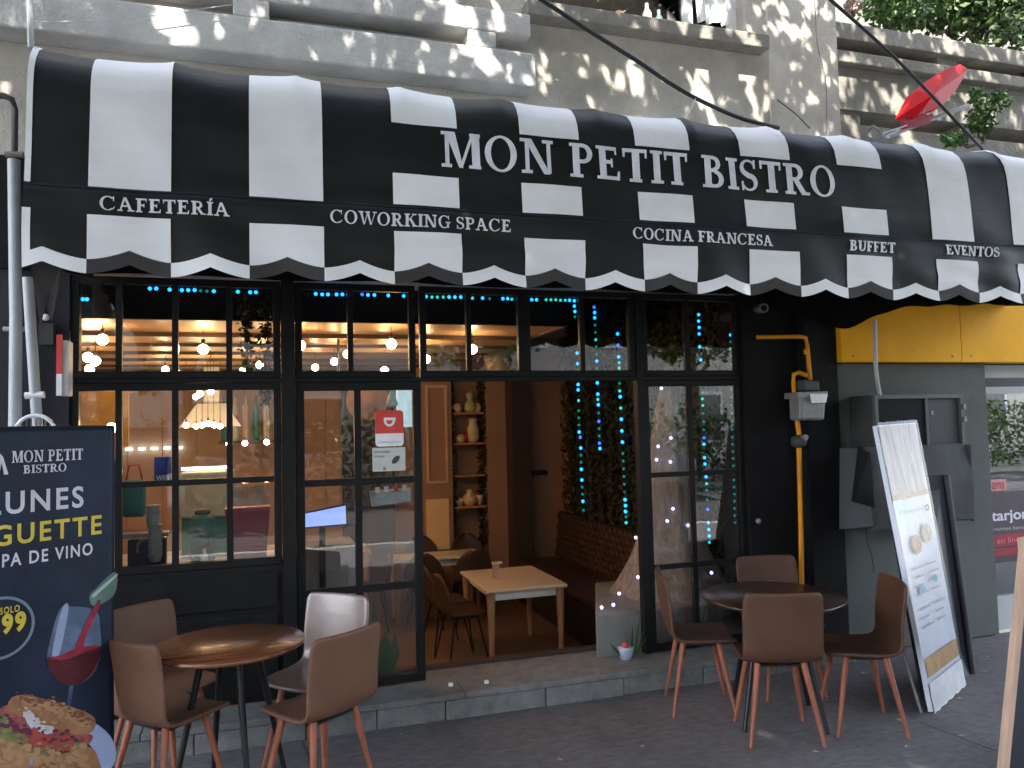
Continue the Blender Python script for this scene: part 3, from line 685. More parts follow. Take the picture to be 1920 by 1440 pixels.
for k in range(4):
    c = PY(1640+k*5, 248, -.9); r_ = .055+.006*k
    m.tube([c+Vector((r_*math.cos(a*.4)*1.1, .02*k+.02*math.sin(a*.8), r_*.75*math.sin(a*.4))) for a in range(17)], .005, 5)
m.tube([PY(1655, 250, -.9), PY(1680, 242, -.8), PY(1700, 235, -.7)], .006, 5)
m.build('coil', M_ALU, cw)

def cable(name, pts, r, label, m=M_CABLE, cat='cable', parts=8):
    P_ = [Vector(p) for p in pts]; out = []
    for i in range(len(P_)-1):
        p0, p1, p2, p3 = P_[max(i-1, 0)], P_[i], P_[i+1], P_[min(i+2, len(P_)-1)]
        for j in range(parts):
            t = j/parts; out.append(.5*((2*p1)+(p2-p0)*t+(2*p0-5*p1+4*p2-p3)*t*t+(3*p1-p0-3*p2+p3)*t**3))
    out.append(P_[-1]); return MB().tube(out, r, 7).build(name, m, None, at=out[0], label=label, cat=cat)
ck = cable('power_cable', [PY(985, -20, -1.0), PY(1080, 42, -.95), PY(1130, 74, -.9), PY(1200, 118, -.85), PY(1262, 160, -.8), PY(1320, 192, -.8), PY(1390, 222, -.75), PY(1460, 240, -.7)], .014, 'thick twisted black cable sagging from the top to the awning')
MB().tube([PY(1306, 180, -.8), PY(1298, 200, -.85), PY(1284, 222, -.95)], .004, 5).build('cable_tie', M_PIPE, ck)
cable('power_cable', [PY(1540, -15, -1.5), PY(1620, 55, -1.4), PY(1690, 120, -1.3), PY(1762, 195, -1.2), PY(1842, 280, -1.1)], .0105, 'straight dark cable crossing in front of the red floodlight')
cable('thin_wire', [PY(1458, 188, -.05), PY(1490, 212, -.3), PY(1518, 240, -.6)], .005, 'short thin wire from the wall hook down to the awning', cat='wire')
cable('thin_wire', [PY(60, 41, -.25), PY(200, 38, -.25), PY(330, 23, -.25), PY(440, 8, -.25)], .003, 'thin pale wire strung across the balcony beam at upper left', M_PIPE, cat='wire')
cable('thin_wire', [PY(1528, -10, -.04), PY(1532, 80, -.04), PY(1548, 150, -.04), PY(1550, 250, -.04)], .004, 'thin wire running down the sunlit wall left of the balcony', M_CONC3, cat='wire')

# left side: conduits, lightbox, ring lamp
cn = empty('wall_conduit', PY(28, 795, -.1), 'pale straight conduit pipe at the far left edge of the café front', 'pipe', 'conduits at the left corner')
MB().tube([PY(26, 300, -.1), PY(30, 600, -.1), PY(27, 900, -.1), PY(27, 1000, -.1)], .034, 12).build('pipe', M_PIPE, cn)
MB().tube([PY(-30, 178, -.1), PY(8, 180, -.1), PY(22, 186, -.1), PY(28, 205, -.1), PY(27, 285, -.1)], .018, 10).build('elbow', mat('dull grey conduit', (.06, .06, .06), .6), cn)
MB().tube([PY(10, 290, -.1), PY(44, 290, -.1)], .02, 8).build('clamp', M_CONC3, cn)
MB().tube([PY(6, 617, -.1), PY(36, 617, -.1), PY(52, 617, -.06)], .014, 8).build('clamp', M_PIPE, cn)
cn2 = empty('awning_pole', PY(68, 790, -.5), 'pale tilted pole rising behind the banner to the awning corner', 'pole', 'conduits at the left corner')
MB().tube([PY(52, 520, -.5), PY(58, 620, -.48), PY(70, 800, -.45)], .027, 12).build('pole', M_PIPE, cn2)
MB().tube([PY(47, 742, -.47), PY(83, 740, -.47)], .019, 10).build('clamp', M_WHITE, cn2)
cn3 = empty('downpipe', PY(57, 60, -.23), 'thin pale pipe above the left awning corner against the balcony beam', 'pipe')
MB().tube([PY(56, -20, -.26), PY(57, 50, -.25), PY(58, 90, -.24)], .018, 10).build('pipe', M_PIPE, cn3)
rg = empty('ring_lamp', PY(66, 805, -.6), 'round white ribbed lamp peeking over the top of the banner', 'lamp')
c = PY(66, 812, -.6)
MB().tube([c+Vector((.092*math.cos(a*math.pi/14), 0, .092*math.sin(a*math.pi/14))) for a in range(0, 29)], .010, 8).build('rim', M_WHITE, rg)
for k in range(-3, 4):
    MB().tube([c+Vector((k*.02, .015, -.06)), c+Vector((k*.022, .015, .075))], .004, 5).build('grille_rib', M_ALU, rg)
lb = empty('lightbox_sign', PY(120, 690, -.2), 'small red and white projecting lightbox sign on the dark left wall', 'sign')
a = PY(109, 690, -.24); zt_, zb_ = PY(118, 628, -.24).z, PY(118, 742, -.24).z; hz = zt_-zb_
MB().box(a.x, a.x+.05, -.24, -.12, zb_, zt_-.03).build('box', M_WHITE, lb, bevel=.008)
MB().box(a.x-.006, a.x+.022, -.255, -.243, zb_+hz*.36, zt_).build('red_face', M_RED, lb)
MB().box(a.x-.006, a.x+.022, -.254, -.243, zb_, zb_+hz*.355).build('white_face', M_WHITE, lb)
MB().tube([(a.x+.025, -.118, zb_+.1), (a.x+.025, -.018, zb_+.1)], .012, 8).build('bracket', M_STEEL, lb)
ju = PY(88, 625, -.05); jb = empty('junction_box', ju, 'small grey junction box on the dark wall left of the lightbox sign', 'box')
MB().box(ju.x-.04, ju.x+.04, -.07, -.022, ju.z-.07, ju.z+.06).build('housing', M_CAB, jb, bevel=.006)
MB().ball(ju+Vector((.0, -.03, .09)), .02).build('plug', M_WHITE, jb)

# right side: gas pipe, meter, regulator, camera
gp = empty('gas_pipe', PY(1502, 1060, -.2), 'bright yellow gas pipe running up the black pier', 'pipe')
Y = -.2
MB().tube([PY(1420, 632, Y), PY(1500, 631, Y), PY(1510, 633, Y), PY(1513, 645, Y), PY(1519, 712, Y)], .0165, 8).build('pipe', M_YPIPE, gp)
MB().tube([PY(1512, 704, Y-.02), PY(1498, 698, Y-.02), PY(1488, 702, Y-.02), PY(1488, 715, Y), PY(1491, 760, Y), PY(1498, 815, Y)], .018, 8).build('pipe', M_YPIPE, gp)
MB().tube([PY(1498, 840, Y), PY(1502, 1000, Y), PY(1504, 1240, Y)], .019, 8).build('pipe', M_YPIPE, gp)
MB().tube([PY(1512, 655, Y), PY(1513, 664, Y)], .024, 8).build('coupling', M_YPIPE, gp)
gm = empty('gas_meter', PY(1525, 790, -.28), 'cast grey gas meter hanging beside the yellow pipe', 'meter')
def lump(q, Y0, d, name, m, bevel=.02): 
    MB().slab([PY(x, y, Y0) for x, y in q], (0, d, 0)).build(name, m, gm, bevel=bevel)
lump([(1500, 740), (1550, 738), (1547, 788), (1502, 788)], -.32, .14, 'body', M_ALU)
lump([(1497, 735), (1553, 733), (1553, 745), (1497, 747)], -.335, .17, 'flange', M_ALU, .006)
lump([(1521, 738), (1552, 738), (1550, 755), (1524, 756)], -.355, .02, 'dial_window', M_WHITE, .006)
lump([(1508, 712), (1536, 714), (1538, 734), (1510, 732)], -.30, .1, 'cap', M_CAB, .01)
rgp = PY(1498, 827, -.2)
rg2 = empty('gas_regulator', rgp, 'round dark regulator valve on the yellow gas pipe', 'valve')
MB().lathe([(.02, -.05), (.055, -.035), (.06, 0), (.055, .03), (.02, .045)], rgp).build('housing', M_CAB, rg2)
MB().tube([rgp+Vector((0, -.05, .03)), rgp+Vector((0, -.085, .03))], .022, 10).build('cap', M_ALU, rg2)
sc_ = PY(1421, 581, -.16); cm = empty('security_camera', sc_, 'small grey bullet security camera under the awning on the black pier', 'camera')
MB().tube([sc_+Vector((-.01, -.09, 0)), sc_+Vector((.03, .03, .012))], .036, 14).build('body', M_ALU, cm)
MB().tube([sc_+Vector((-.011, -.096, 0)), sc_+Vector((-.008, -.08, 0))], .024, 14).build('lens', M_BLACKW, cm)
MB().tube([sc_+Vector((.03, .03, .012)), (sc_.x+.05, -.046, sc_.z+.03)], .014, 8).build('bracket', M_ALU, cm)
kb = PY(1422, 977, -.1); MB().ball(kb, .022).build('wall_button', M_ALU, None, at=kb, label='small pale knob on the black pier right of the panes', cat='button')

# cabinet and its cover on the grey green wall
cb = empty('wall_cabinet', (5.1, -.1, 1.0), 'dark grey metal cabinet with a recessed front on the grey green wall', 'cabinet')
X0c, X1c = 4.56, 5.42; Yc = -.38
zt_, zb_ = PY(1700, 740, Yc).z, PY(1700, 985, Yc).z
xa, xb = PY(1640, 745, Yc).x, PY(1806, 740, Yc).x
MB().box(xa, xb, Yc+.03, -.102, zb_, zt_).build('body', M_CAB, cb, bevel=.008)
m = MB(); t = .03
m.box(xa, xb, Yc, Yc+.028, zt_-t, zt_).box(xa, xa+t, Yc, Yc+.028, zb_, zt_-t).box(xb-t, xb, Yc, Yc+.028, zb_, zt_-t)
xm = PY(1735, 745, Yc).x; m.box(xm, xm+.02, Yc, Yc+.028, zb_, zt_-t)
m.build('front_frame', mat('cabinet edge paint', (.075, .08, .078), .5), cb)
MB().box(xa+t, xm, Yc+.012, Yc+.027, PY(1700, 840, Yc).z, zt_-t-.002).build('dark_pane', M_BLACKW, cb)
for z_ in (zt_-.10, zt_-.2): MB().box(xb-.012, xb+.012, Yc-.012, Yc-.001, z_-.02, z_+.02).build('hinge', M_ALU, cb)
MB().box(xm+.05, xm+.07, Yc-.002, Yc+.01, zt_-.16, zt_-.13).build('lock', M_ALU, cb)
zc0, zc1 = PY(1700, 838, Yc).z, PY(1700, 990, Yc).z
cv = empty('canvas_cover', (5.0, -.42, zc1), 'charcoal canvas cover draped over the lower half of the wall cabinet', 'cover')
mb = MB(); vs = []; n = 24
xl, xr = PY(1628, 850, Yc-.05).x, PY(1822, 850, Yc-.05).x
for i in range(n+1):
    s = i/n; x = xl+(xr-xl)*s
    bot = zc1-.01+(.03 if s > .72 else 0)+.012*math.sin(s*9)
    for j in range(7):
        t = j/6; z = zc0+.01-(zc0-bot)*t
        vs.append((x+.01*math.sin(t*5), Yc-.012-.035*min(1, t*3)-.012*math.sin(s*11+t*3), z))
mb.add(vs, [(i*7+j, i*7+j+1, (i+1)*7+j+1, (i+1)*7+j) for i in range(n) for j in range(6)], True); mb.build('front_panel', M_COVER, cv, fix=False)
MB().prism([(xl, Yc-.03, zc0), (xl, -.11, zc0), (xl-.04, -.11, zc1-.02), (xl-.02, Yc-.1, zc1+.05)], (-.01, 0, 0)).build('side_panel', M_COVER, cv)
MB().prism([PY(1612, 838, Yc-.06), PY(1600, 940, Yc-.1), PY(1640, 952, Yc-.1), PY(1632, 850, Yc-.08)], (0, .02, 0)).build('dark_flap', M_BLACKW, cv)
MB().box(xr, xr+.01, Yc-.04, -.11, zc1+.02, zc0).build('side_panel', M_COVER, cv)
wc = cable('wall_conduit', [PY(1640, 600, -.24), PY(1642, 690, -.24), PY(1650, 745, -.2)], .016, 'thin upright grey conduit in front of the yellow fascia', M_PIPE, 'pipe')
cable('thin_wire', [PY(1627, 950, -.2), PY(1624, 1000, -.2), PY(1636, 1050, -.2), PY(1638, 1072, -.2)], .004, 'thin black wire with a plug hanging below the cabinet cover', cat='wire')

# upper window things
for (px, py, h, r_, mm, lab) in ((1213, 22, .2, .035, M_WHITE, 'white bottle standing on the upper window sill'), (1235, 24, .16, .03, mat('green glass jar', (.25, .4, .35), .2), 'green glass bottle on the upper window sill'), (1160, 14, .1, .06, mat('terracotta pot clay', (.5, .22, .12), .6), 'small clay bowl on the upper window sill')):
    p = PY(px, py, .05); p.z = 4.885
    MB().lathe([(r_*.9, 0), (r_, .02), (r_, h*.6), (r_*.4, h*.78), (r_*.4, h)], p).build('sill_bottle' if h > .12 else 'clay_bowl', mm, None, at=p, label=lab, cat='bottle' if h > .12 else 'bowl')
p = PY(1338, 20, .05); vs = []; mb = MB()
for i in range(15):
    s = i/14
    for j in range(5):
        t = j/4; q = PY(1303+52*s+(18*t if s > .5 else 6*t)*1.0, -40+(78+10*s)*t, .02); vs.append((q.x, .03+.03*math.sin(s*20), q.z))
mb.add(vs, [(i*5+j, i*5+j+1, (i+1)*5+j+1, (i+1)*5+j) for i in range(14) for j in range(4)], True)
mb.build('white_cloth', M_CLOTH, None, fix=False, at=Vector(vs[4]), label='white cloth hanging out of the upper window', cat='cloth')

# ================================================================= FURNITURE
def chair_shell(w=.455, h=.87, round_top=False, seat_z=.455, m=M_BRN, name='seat_shell', parent=None):
    prof = [(.21, seat_z-.012), (.19, seat_z), (.10, seat_z+.002), (0, seat_z-.004), (-.10, seat_z-.004), (-.165, seat_z+.008), (-.20, seat_z+.045), (-.215, seat_z+.10),
            (-.225, seat_z+.17), (-.235, seat_z+.25), (-.245, h-.10), (-.255, h-.03), (-.262, h)]
    n = len(prof); mb = MB(); nu = 12; vs = []
    for i, (y, z) in enumerate(prof):
        ww = w/2
        if i == 0: ww *= .86
        elif i == 1: ww *= .97
        if i <= 3: ww *= .97
        if round_top:
            k = max(0, (z-(h-.26))/.26); ww *= math.sqrt(max(.02, 1-k*k*.97))
        else:
            if i == n-1: ww *= .90
            if i == n-2: ww *= .985
        for j in range(nu+1):
            u = 2*j/nu-1
            back = max(0, min(1, (z-seat_z)/.15)); cv_ = .035*u*u
            vs.append((u*ww, y+cv_*back, z+cv_*.5*(1-back)))
    mb.add(vs, [(i*(nu+1)+j, i*(nu+1)+j+1, (i+1)*(nu+1)+j+1, (i+1)*(nu+1)+j) for i in range(n-1) for j in range(nu)], True)
    o = mb.build(name, m, parent, fix=False)
    s = o.modifiers.new('solid', 'SOLIDIFY'); s.thickness = .026; s.offset = 0
    b = o.modifiers.new('sub', 'SUBSURF'); b.levels = 2; b.render_levels = 2
    return o
def make_chair(name, shell_m, leg_m, label, group, r0=.019, r1=.010, **k):
    e = empty(name, (0, 0, 0), label, 'chair', group, rz=0)
    chair_shell(m=shell_m, parent=e, **k)
    for sx in (-1, 1):
        for sy in (-1, 1):
            a = Vector((sx*.13, sy*.11-.01, .445)); b = Vector((sx*.205, sy*.195-.01, 0))
            MB().tube([b, a], r1, 10, r0).build('leg', leg_m, e)
    MB().box(-.14, .14, -.13, .11, .425, .437).build('seat_plate', M_STEEL, e)
    return e
def place(src, first, x, y, face, label, m=None, z=0):
    o = src if first else copy_tree(src)
    o.location = (x, y, z); o.rotation_euler.z = math.atan2(-face[0], face[1]); o['label'] = label
    if m:
        for ch in o.children:
            if ch.name.startswith('seat_shell'):
                ch.data = ch.data.copy(); ch.data.materials[0] = m
    return o
ch0 = make_chair('patio_chair', M_BRN, M_RWOOD, 'x', 'brown chairs round the two outdoor tables', h=.87)
TLx, TLy, TRx, TRy = -.20, -.87, 2.99, -1.00
G1 = [(-.48, -.90, (.73, .68), 'brown chair with its back to the camera at left, beside the banner', M_BRN),
      (.225, -1.09, (-.60, .80), 'brown chair front right of the left table, below the pale shining chair', M_BRN),
      (-.56, -.42, (.68, -.73), 'dark brown chair behind the left table against the black panel', M_BRN),
      (.235, -.60, (-.66, -.75), 'chair with its backrest shining pale grey in front of the glass door', M_BRNS),
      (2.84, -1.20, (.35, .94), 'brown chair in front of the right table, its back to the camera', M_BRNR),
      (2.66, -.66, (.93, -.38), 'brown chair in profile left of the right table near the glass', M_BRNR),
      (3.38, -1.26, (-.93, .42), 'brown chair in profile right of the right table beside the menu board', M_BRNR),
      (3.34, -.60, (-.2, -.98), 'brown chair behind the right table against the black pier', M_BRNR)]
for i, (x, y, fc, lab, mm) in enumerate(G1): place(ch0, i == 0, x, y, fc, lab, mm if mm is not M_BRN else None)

def round_table(x, y, r_, h, top_m, label):
    e = empty('patio_table', (x, y, 0), label, 'table', 'round outdoor tables')
    MB().lathe([(r_-.012, h-.025), (r_, h-.018), (r_, h-.006), (r_-.006, h)], (x, y, 0), 48).build('tabletop', top_m, e)
    for k in range(4):
        a = R(20+90*k); d = Vector((math.cos(a), math.sin(a), 0))
        MB().tube([Vector((x, y, 0))+d*(r_*.78), Vector((x, y, h-.03))+d*(r_*.36)], .013, 8, .019).build('leg', M_STEEL, e)
    MB().lathe([(r_*.42, h-.035), (r_*.42, h-.0255)], (x, y, 0), 24).build('top_plate', M_STEEL, e)
    return e
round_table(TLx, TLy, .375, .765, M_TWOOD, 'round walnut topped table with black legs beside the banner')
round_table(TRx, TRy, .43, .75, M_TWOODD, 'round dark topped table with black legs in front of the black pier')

# interior chairs and tables
ci = make_chair('dining_chair', M_DCH, M_STEEL, 'x', 'dark shell chairs inside the café', r0=.011, r1=.008, w=.44, h=.84, round_top=True)
D1 = [(1.72, 2.0, (1, .12), 'brown shell chair nearest the doorway, left side of the front table'),
      (1.68, 2.48, (1, .12), 'brown shell chair behind the nearest one at the front table'),
      (1.62, 3.35, (.2, 1), 'dark round backed chair before the middle table, left'),
      (2.16, 3.35, (.1, 1), 'dark round backed chair before the middle table, right'),
      (1.80, 4.25, (0, -1), 'dark chair behind the middle table in front of the cream lit panel'),
      (2.35, 4.2, (-.1, -1), 'dark chair behind the middle table below the niche'),
      (1.05, 3.5, (-1, .2), 'brown shell chair seen through the lower panes of the fixed door')]
for i, (x, y, fc, lab) in enumerate(D1): place(ci, i == 0, x, y, fc, lab, z=ZF)
def rect_table(x0, x1, y0, y1, h, label, top=M_TTOP):
    c = Vector(((x0+x1)/2, (y0+y1)/2, ZF)); e = empty('dining_table', c, label, 'table', 'tables inside the café')
    MB().box(x0, x1, y0, y1, ZF+h-.03, ZF+h).build('tabletop', top, e, bevel=.008)
    MB().box(x0+.08, x1-.08, y0+.07, y1-.07, ZF+h-.11, ZF+h-.032).build('apron', M_WHITE if top is M_TTOP else M_BEECH, e)
    for a, sx in ((x0+.055, 1), (x1-.055, -1)):
        for b in (y0+.06, y1-.06):
            MB().tube([(a-.0*sx, b, ZF), (a, b, ZF+h-.032)], .020, 10, .042).build('leg', M_BEECH, e)
    return e
rect_table(1.86, 2.64, 1.62, 2.65, .71, 'off white table with beech legs just inside the open doorway')
rect_table(1.32, 2.36, 3.55, 4.0, .71, 'second off white table behind the front one inside the café')
rect_table(.85, 1.12, 3.9, 4.6, .78, 'wooden side table seen through the fixed door panes', M_SHELF)
nh = PG(930, 1085, .36); nh.z = .362
e = empty('napkin_holder', nh, 'pale upright napkin holder on the front table inside the café', 'holder')
MB().box(nh.x-.03, nh.x+.03, nh.y-.02, nh.y+.02, .362, .50).build('body', M_PALEW, e, bevel=.004)
MB().box(nh.x-.035, nh.x+.06, nh.y-.03, nh.y+.03, .502, .52).build('top', M_TTOP, e)

# sofa with tufts
sf = empty('tufted_sofa', (3.2, 2.4, ZF), 'brown tufted leather bench seat along the ivy wall inside', 'sofa')
MB().box(2.95, 3.62, .95, 4.15, ZF, ZF+.40).build('base', M_SOFAD, sf, bevel=.02)
MB().box(2.93, 3.50, .95, 4.15, ZF+.402, ZF+.52).build('seat_cushion', M_SOFA, sf, bevel=.04)
mb = MB(); vs = []; ny, nz_ = 110, 26
for i in range(ny+1):
    for j in range(nz_+1):
        yy = .95+3.2*i/ny; zz = ZF+.523+.56*j/nz_
        a, b = (yy/.13), ((zz)/.15); q = abs(math.sin(math.pi*(a+b)/1.0))*abs(math.sin(math.pi*(a-b)/1.0))
        vs.append((3.50-.045*q**.5+.05*(j/nz_), yy, zz))
mb.add(vs, [(i*(nz_+1)+j, i*(nz_+1)+j+1, (i+1)*(nz_+1)+j+1, (i+1)*(nz_+1)+j) for i in range(ny) for j in range(nz_)], True)
mb.build('tufted_back', M_SOFA, sf, fix=False)
MB().box(3.52, 3.66, .95, 4.15, ZF+.523, ZF+1.08).build('back_frame', M_SOFA, sf)

# niche shelves and vases
for z, lab in ((2.03, 'top'), (1.64, 'second'), (1.23, 'third'), (.83, 'lowest')):
    MB().box(2.26, 2.66, NY-.02, NY+.295, z-.035, z-.012).build('niche_shelf', M_SHELF, None, at=(2.45, NY+.1, z), label=f'{lab} wooden shelf in the ivy lined niche', cat='shelf', group='shelves in the niche', bevel=.003)
def vase(x, z, prof, label, m=M_CERAM, y=NY+.08):
    MB().lathe(prof, (x, y, z), 18).build('vase', m, None, at=(x, y, z), label=label, cat='vase', group='ceramics on the niche shelves')
vase(2.50, 2.02, [(.06, 0), (.09, .05), (.07, .12), (.03, .16), (.045, .2), (.05, .24), (.02, .28)], 'tall green white figurine on the top niche shelf', mat('pale green ceramic', (.4, .4, .2), .4))
vase(2.33, 2.02, [(.04, 0), (.065, .05), (.05, .10), (.03, .12)], 'small round bowl left on the top niche shelf')
vase(2.60, 2.02, [(.04, 0), (.05, .05), (.03, .12)], 'small cup at the right end of the top niche shelf')
vase(2.53, 1.63, [(.05, 0), (.085, .06), (.08, .18), (.05, .26), (.065, .31)], 'tall cream vase on the second niche shelf')
vase(2.36, 1.63, [(.05, 0), (.07, .05), (.05, .1), (.03, .11)], 'small cream pot left on the second niche shelf')
vase(2.44, 1.63, [(.03, 0), (.04, .08), (.02, .15)], 'narrow dark red vase on the second niche shelf', M_CRIM)
vase(2.47, .82, [(.06, 0), (.1, .06), (.09, .12), (.04, .17), (.05, .2)], 'round belly teapot shape on the lowest niche shelf')
vase(2.34, .82, [(.03, 0), (.06, .06), (.07, .1)], 'small cup left on the lowest niche shelf')
vase(2.60, .82, [(.03, 0), (.05, .08), (.07, .13)], 'flared cup right on the lowest niche shelf')
iv = MB()
for _ in range(1500):
    s = random.choice((0, 1)); x = (random.uniform(2.235, 2.285) if s else random.uniform(2.635, 2.685))
    iv.leaf((x, NY+random.uniform(-.02, .28), random.uniform(.3, 2.5)), .06)
iv.build('niche_ivy', M_LEAF, None, fix=False, label='strands of ivy lining both sides of the niche', cat='ivy', kind='stuff')

# ivy wall
iv = MB()
for _ in range(20000):
    y_ = random.uniform(.35, 4.1); z_ = random.uniform(.55, 3.25)
    st_ = math.sin(y_*21)*.03
    iv.leaf((3.66-abs(random.gauss(0, .035))+st_, y_, z_), .075, (-1, 0, .2))
iv.build('ivy_wall', M_LEAF, None, fix=False, label='wall covered with dark artificial ivy behind the sofa', cat='ivy', kind='stuff')
# ivy strands hanging in the left transom
for px, lab, n_ in ((462, 'ivy garland hanging behind the fourth upper pane, left strand', 260), (500, 'ivy garland hanging behind the fourth upper pane, right strand', 300)):
    p = PY(px, 560, .2); m = MB(); L_ = .62 if px < 480 else .75
    for _ in range(n_): m.leaf((p.x+random.gauss(0, .025), .2+random.gauss(0, .03), 2.75-random.uniform(0, L_)), .045)
    e = empty('ivy_garland', (p.x, .2, 2.75), lab, 'garland', 'ivy garlands in the left window')
    m.build('foliage', M_LEAF, e, fix=False); MB().tube([(p.x, .2, 2.78), (p.x+.01, .2, 2.75-L_)], .004, 5).build('stem', M_BARK, e)
# interior wall fan and hooks
f0 = PY(944, 672, 3.4)
fe = empty('wall_fan', f0, 'round cream fan on the wall above the dark column inside', 'fan')
mb = MB(); mb.lathe([(.01, 0), (.20, .01), (.215, .05), (.20, .10), (.08, .12)], (0, 0, 0), 26)
rot = Matrix.Rotation(R(70), 3, 'Y') @ Matrix.Rotation(R(0), 3, 'X'); mb.v = [rot @ v for v in mb.v]; mb.v = [Matrix.Rotation(R(115), 3, 'Z') @ v+f0 for v in mb.v]
mb.build('housing', M_CREAM, fe); MB().tube([f0+Vector((.02, .0, 0)), f0+Vector((.1, .1, -.02))], .05, 10).build('motor', M_DKBR, fe)
hk = PY(1003, 887, 4.4); e = empty('coat_rack', hk, 'dark coat hook rail on the brown wall beside the ivy', 'coat rack')
MB().box(hk.x-.22, hk.x+.2, 4.47, 4.495, hk.z-.03, hk.z+.03).build('rail', M_DKBR, e)
for k in range(5): MB().tube([(hk.x-.18+k*.085, 4.47, hk.z-.02), (hk.x-.18+k*.085, 4.42, hk.z-.03), (hk.x-.18+k*.085, 4.41, hk.z+.03)], .010, 6).build('hook', M_STEEL, e)

# plinth, burlap tree, pot
MB().hexa([(2.27, .12, ZF), (3.55, .12, ZF), (3.55, 1.2, ZF), (2.74, 1.2, ZF)], [(2.27, .12, .44), (3.55, .12, .44), (3.55, 1.2, .44), (2.74, 1.2, .44)]).build('display_plinth', M_PLINTH, None, at=(2.9, .6, ZF), label='grey concrete plinth behind the right hand panes', cat='plinth', bevel=.01)
ct = Vector((3.19, .66, .445)); bt = empty('burlap_tree', ct, 'tall burlap cone tree with small white lights behind the panes', 'decoration')
def cone_r(t):
    K = [(0, .50), (.08, .40), (.16, .31), (.25, .255), (.5, .195), (.8, .10), (1.0, .012)]
    for (a, ra), (b, rb) in zip(K, K[1:]):
        if a <= t <= b: return ra+(rb-ra)*(t-a)/(b-a)
    return .012
mb = MB(); vs = []; n = 40; L_ = 16
for i in range(L_+1):
    t = i/L_; r_ = cone_r(t)
    for k in range(n):
        a = k*2*math.pi/n; w_ = 1+.06*math.sin(a*7+t*3)+.03*math.sin(a*13)
        vs.append((ct.x+r_*w_*math.cos(a)+.05*t, ct.y+r_*w_*math.sin(a), ct.z+1.95*t))
mb.add(vs, [(i*n+k, i*n+(k+1) % n, (i+1)*n+(k+1) % n, (i+1)*n+k) for i in range(L_) for k in range(n)], True)
mb.build('burlap_cone', M_BURLAP, bt, fix=False)
ledw = MB().ball((0, 0, 0), .013, n=6).mesh('led_bulb', M_LEDW)
for px, py in ((1161, 1113), (1150, 1134), (1128, 1139), (1192, 1008), (1196, 1082), (1229, 1162), (1334, 1074), (1262, 954), (1251, 977), (1258, 821), (1234, 837), (1231, 862), (1257, 866), (1290, 985), (1240, 728)):
    o = bpy.data.objects.new('led_bulb', ledw); col.objects.link(o); o.parent = bt
    d = ray(px, py); # put the bulb on the front of the cone
    t0 = (ct.y-.5-CAM.y)/d.y; best = None
    for s in range(80):
        q = CAM+d*(t0+s*.012); hz = (q.z-ct.z)/1.95
        if 0 <= hz <= 1 and math.hypot(q.x-ct.x-.05*hz, q.y-ct.y) < cone_r(hz)*1.08+.02: best = q; break
    if best is None: best = PY(px, py, .2)
    o.location = best-ct
pt = PG(1172, 1240, .163); pt.y = max(pt.y, -.12); pt = Vector((2.42, -.02, .163))
pt = PY(1174, 1243, -.06); pt.z = .163
e = empty('flower_pot', pt, 'small white and blue pot with red bloom on the ledge by the plinth', 'plant pot')
MB().lathe([(.04, 0), (.055, .07), (.058, .08)], pt, 16).build('pot', M_POTB, e)
MB().ball(pt+Vector((.0, 0, .095)), .028, sz=.7).build('flower', M_RED, e)
m = MB()
for dx, h_, lean in ((.045, .20, .015), (.07, .26, .05), (.09, .16, .06), (-.04, .10, -.09), (.03, .1, -.02), (.085, .12, .09)):
    b0 = pt+Vector((dx, 0, .03)); m.add([b0+Vector((-.012, 0, 0)), b0+Vector((lean*.5-.016, -.01, h_*.5)), b0+Vector((lean, 0, h_)), b0+Vector((lean*.5+.016, .01, h_*.5)), b0+Vector((.012, 0, 0))], [(0, 1, 2, 3, 4)])
m.build('leaves', M_LEAF2, e, fix=False)
# potted plant behind the fixed door
pp = PG(722, 1283, .17); pp = Vector((PY(725, 1280, .14).x, .16, .165))
e = empty('potted_plant', pp, 'broad leaved green plant behind the lowest right pane of the fixed door', 'plant')
MB().lathe([(.09, -.5), (.12, -.02), (.12, .0)], pp+Vector((0, .08, .0)), 18).build('pot', M_SOIL, e)
for px, py, w_ in ((722, 1180, .05), (742, 1185, .045), (697, 1105, .03), (708, 1210, .03), (735, 1215, .035)):
    tip = PY(px, py, .2); b0 = pp+Vector(((px-722)*.0016, .06, -.02)); mid_ = (tip+b0)/2+Vector((.0, -.02, .01))
    MB().add([b0+Vector((-.008, 0, 0)), mid_+Vector((-w_, .01, 0)), tip, mid_+Vector((w_, -.01, 0)), b0+Vector((.008, 0, 0)), mid_+Vector((0, .02, 0))], [(0, 1, 5), (1, 2, 5), (2, 3, 5), (3, 4, 5), (4, 0, 5)], True).build('leaf', M_LEAF2, e, fix=False)

# kitchen side: counter, boxes, bulbs reflected etc.
ct_ = empty('service_counter', (-.7, 2.2, ZF), 'dark service counter with pale top behind the left window', 'counter')
MB().box(-2.4, .55, 2.0, 2.6, ZF, .72).build('body', M_DKBR, ct_)
MB().box(-2.42, .57, 1.97, 2.63, .722, .76).build('worktop', M_GREY, ct_, bevel=.006)
dc = PY(388, 870, 2.2); e = empty('display_case', (dc.x, 2.3, .762), 'pale glass pastry display case on the service counter', 'display case')
MB().box(dc.x-.22, dc.x+.22, 2.1, 2.5, 1.0+.1, 1.5).build('case_body', mat('pale mint plastic', (.35, .42, .4), .4), e, bevel=.02)
MB().box(dc.x-.20, dc.x+.20, 2.12, 2.48, .762, 1.098).build('case_base', M_TEAL, e)
MB().box(dc.x-.2, dc.x+.2, 2.11, 2.13, 1.52, 1.545).build('case_light', M_LAMPW, e)
sh = PY(275, 842, 5.9); e = empty('strip_light', sh, 'row of small white lights on the tan back wall', 'lamp')
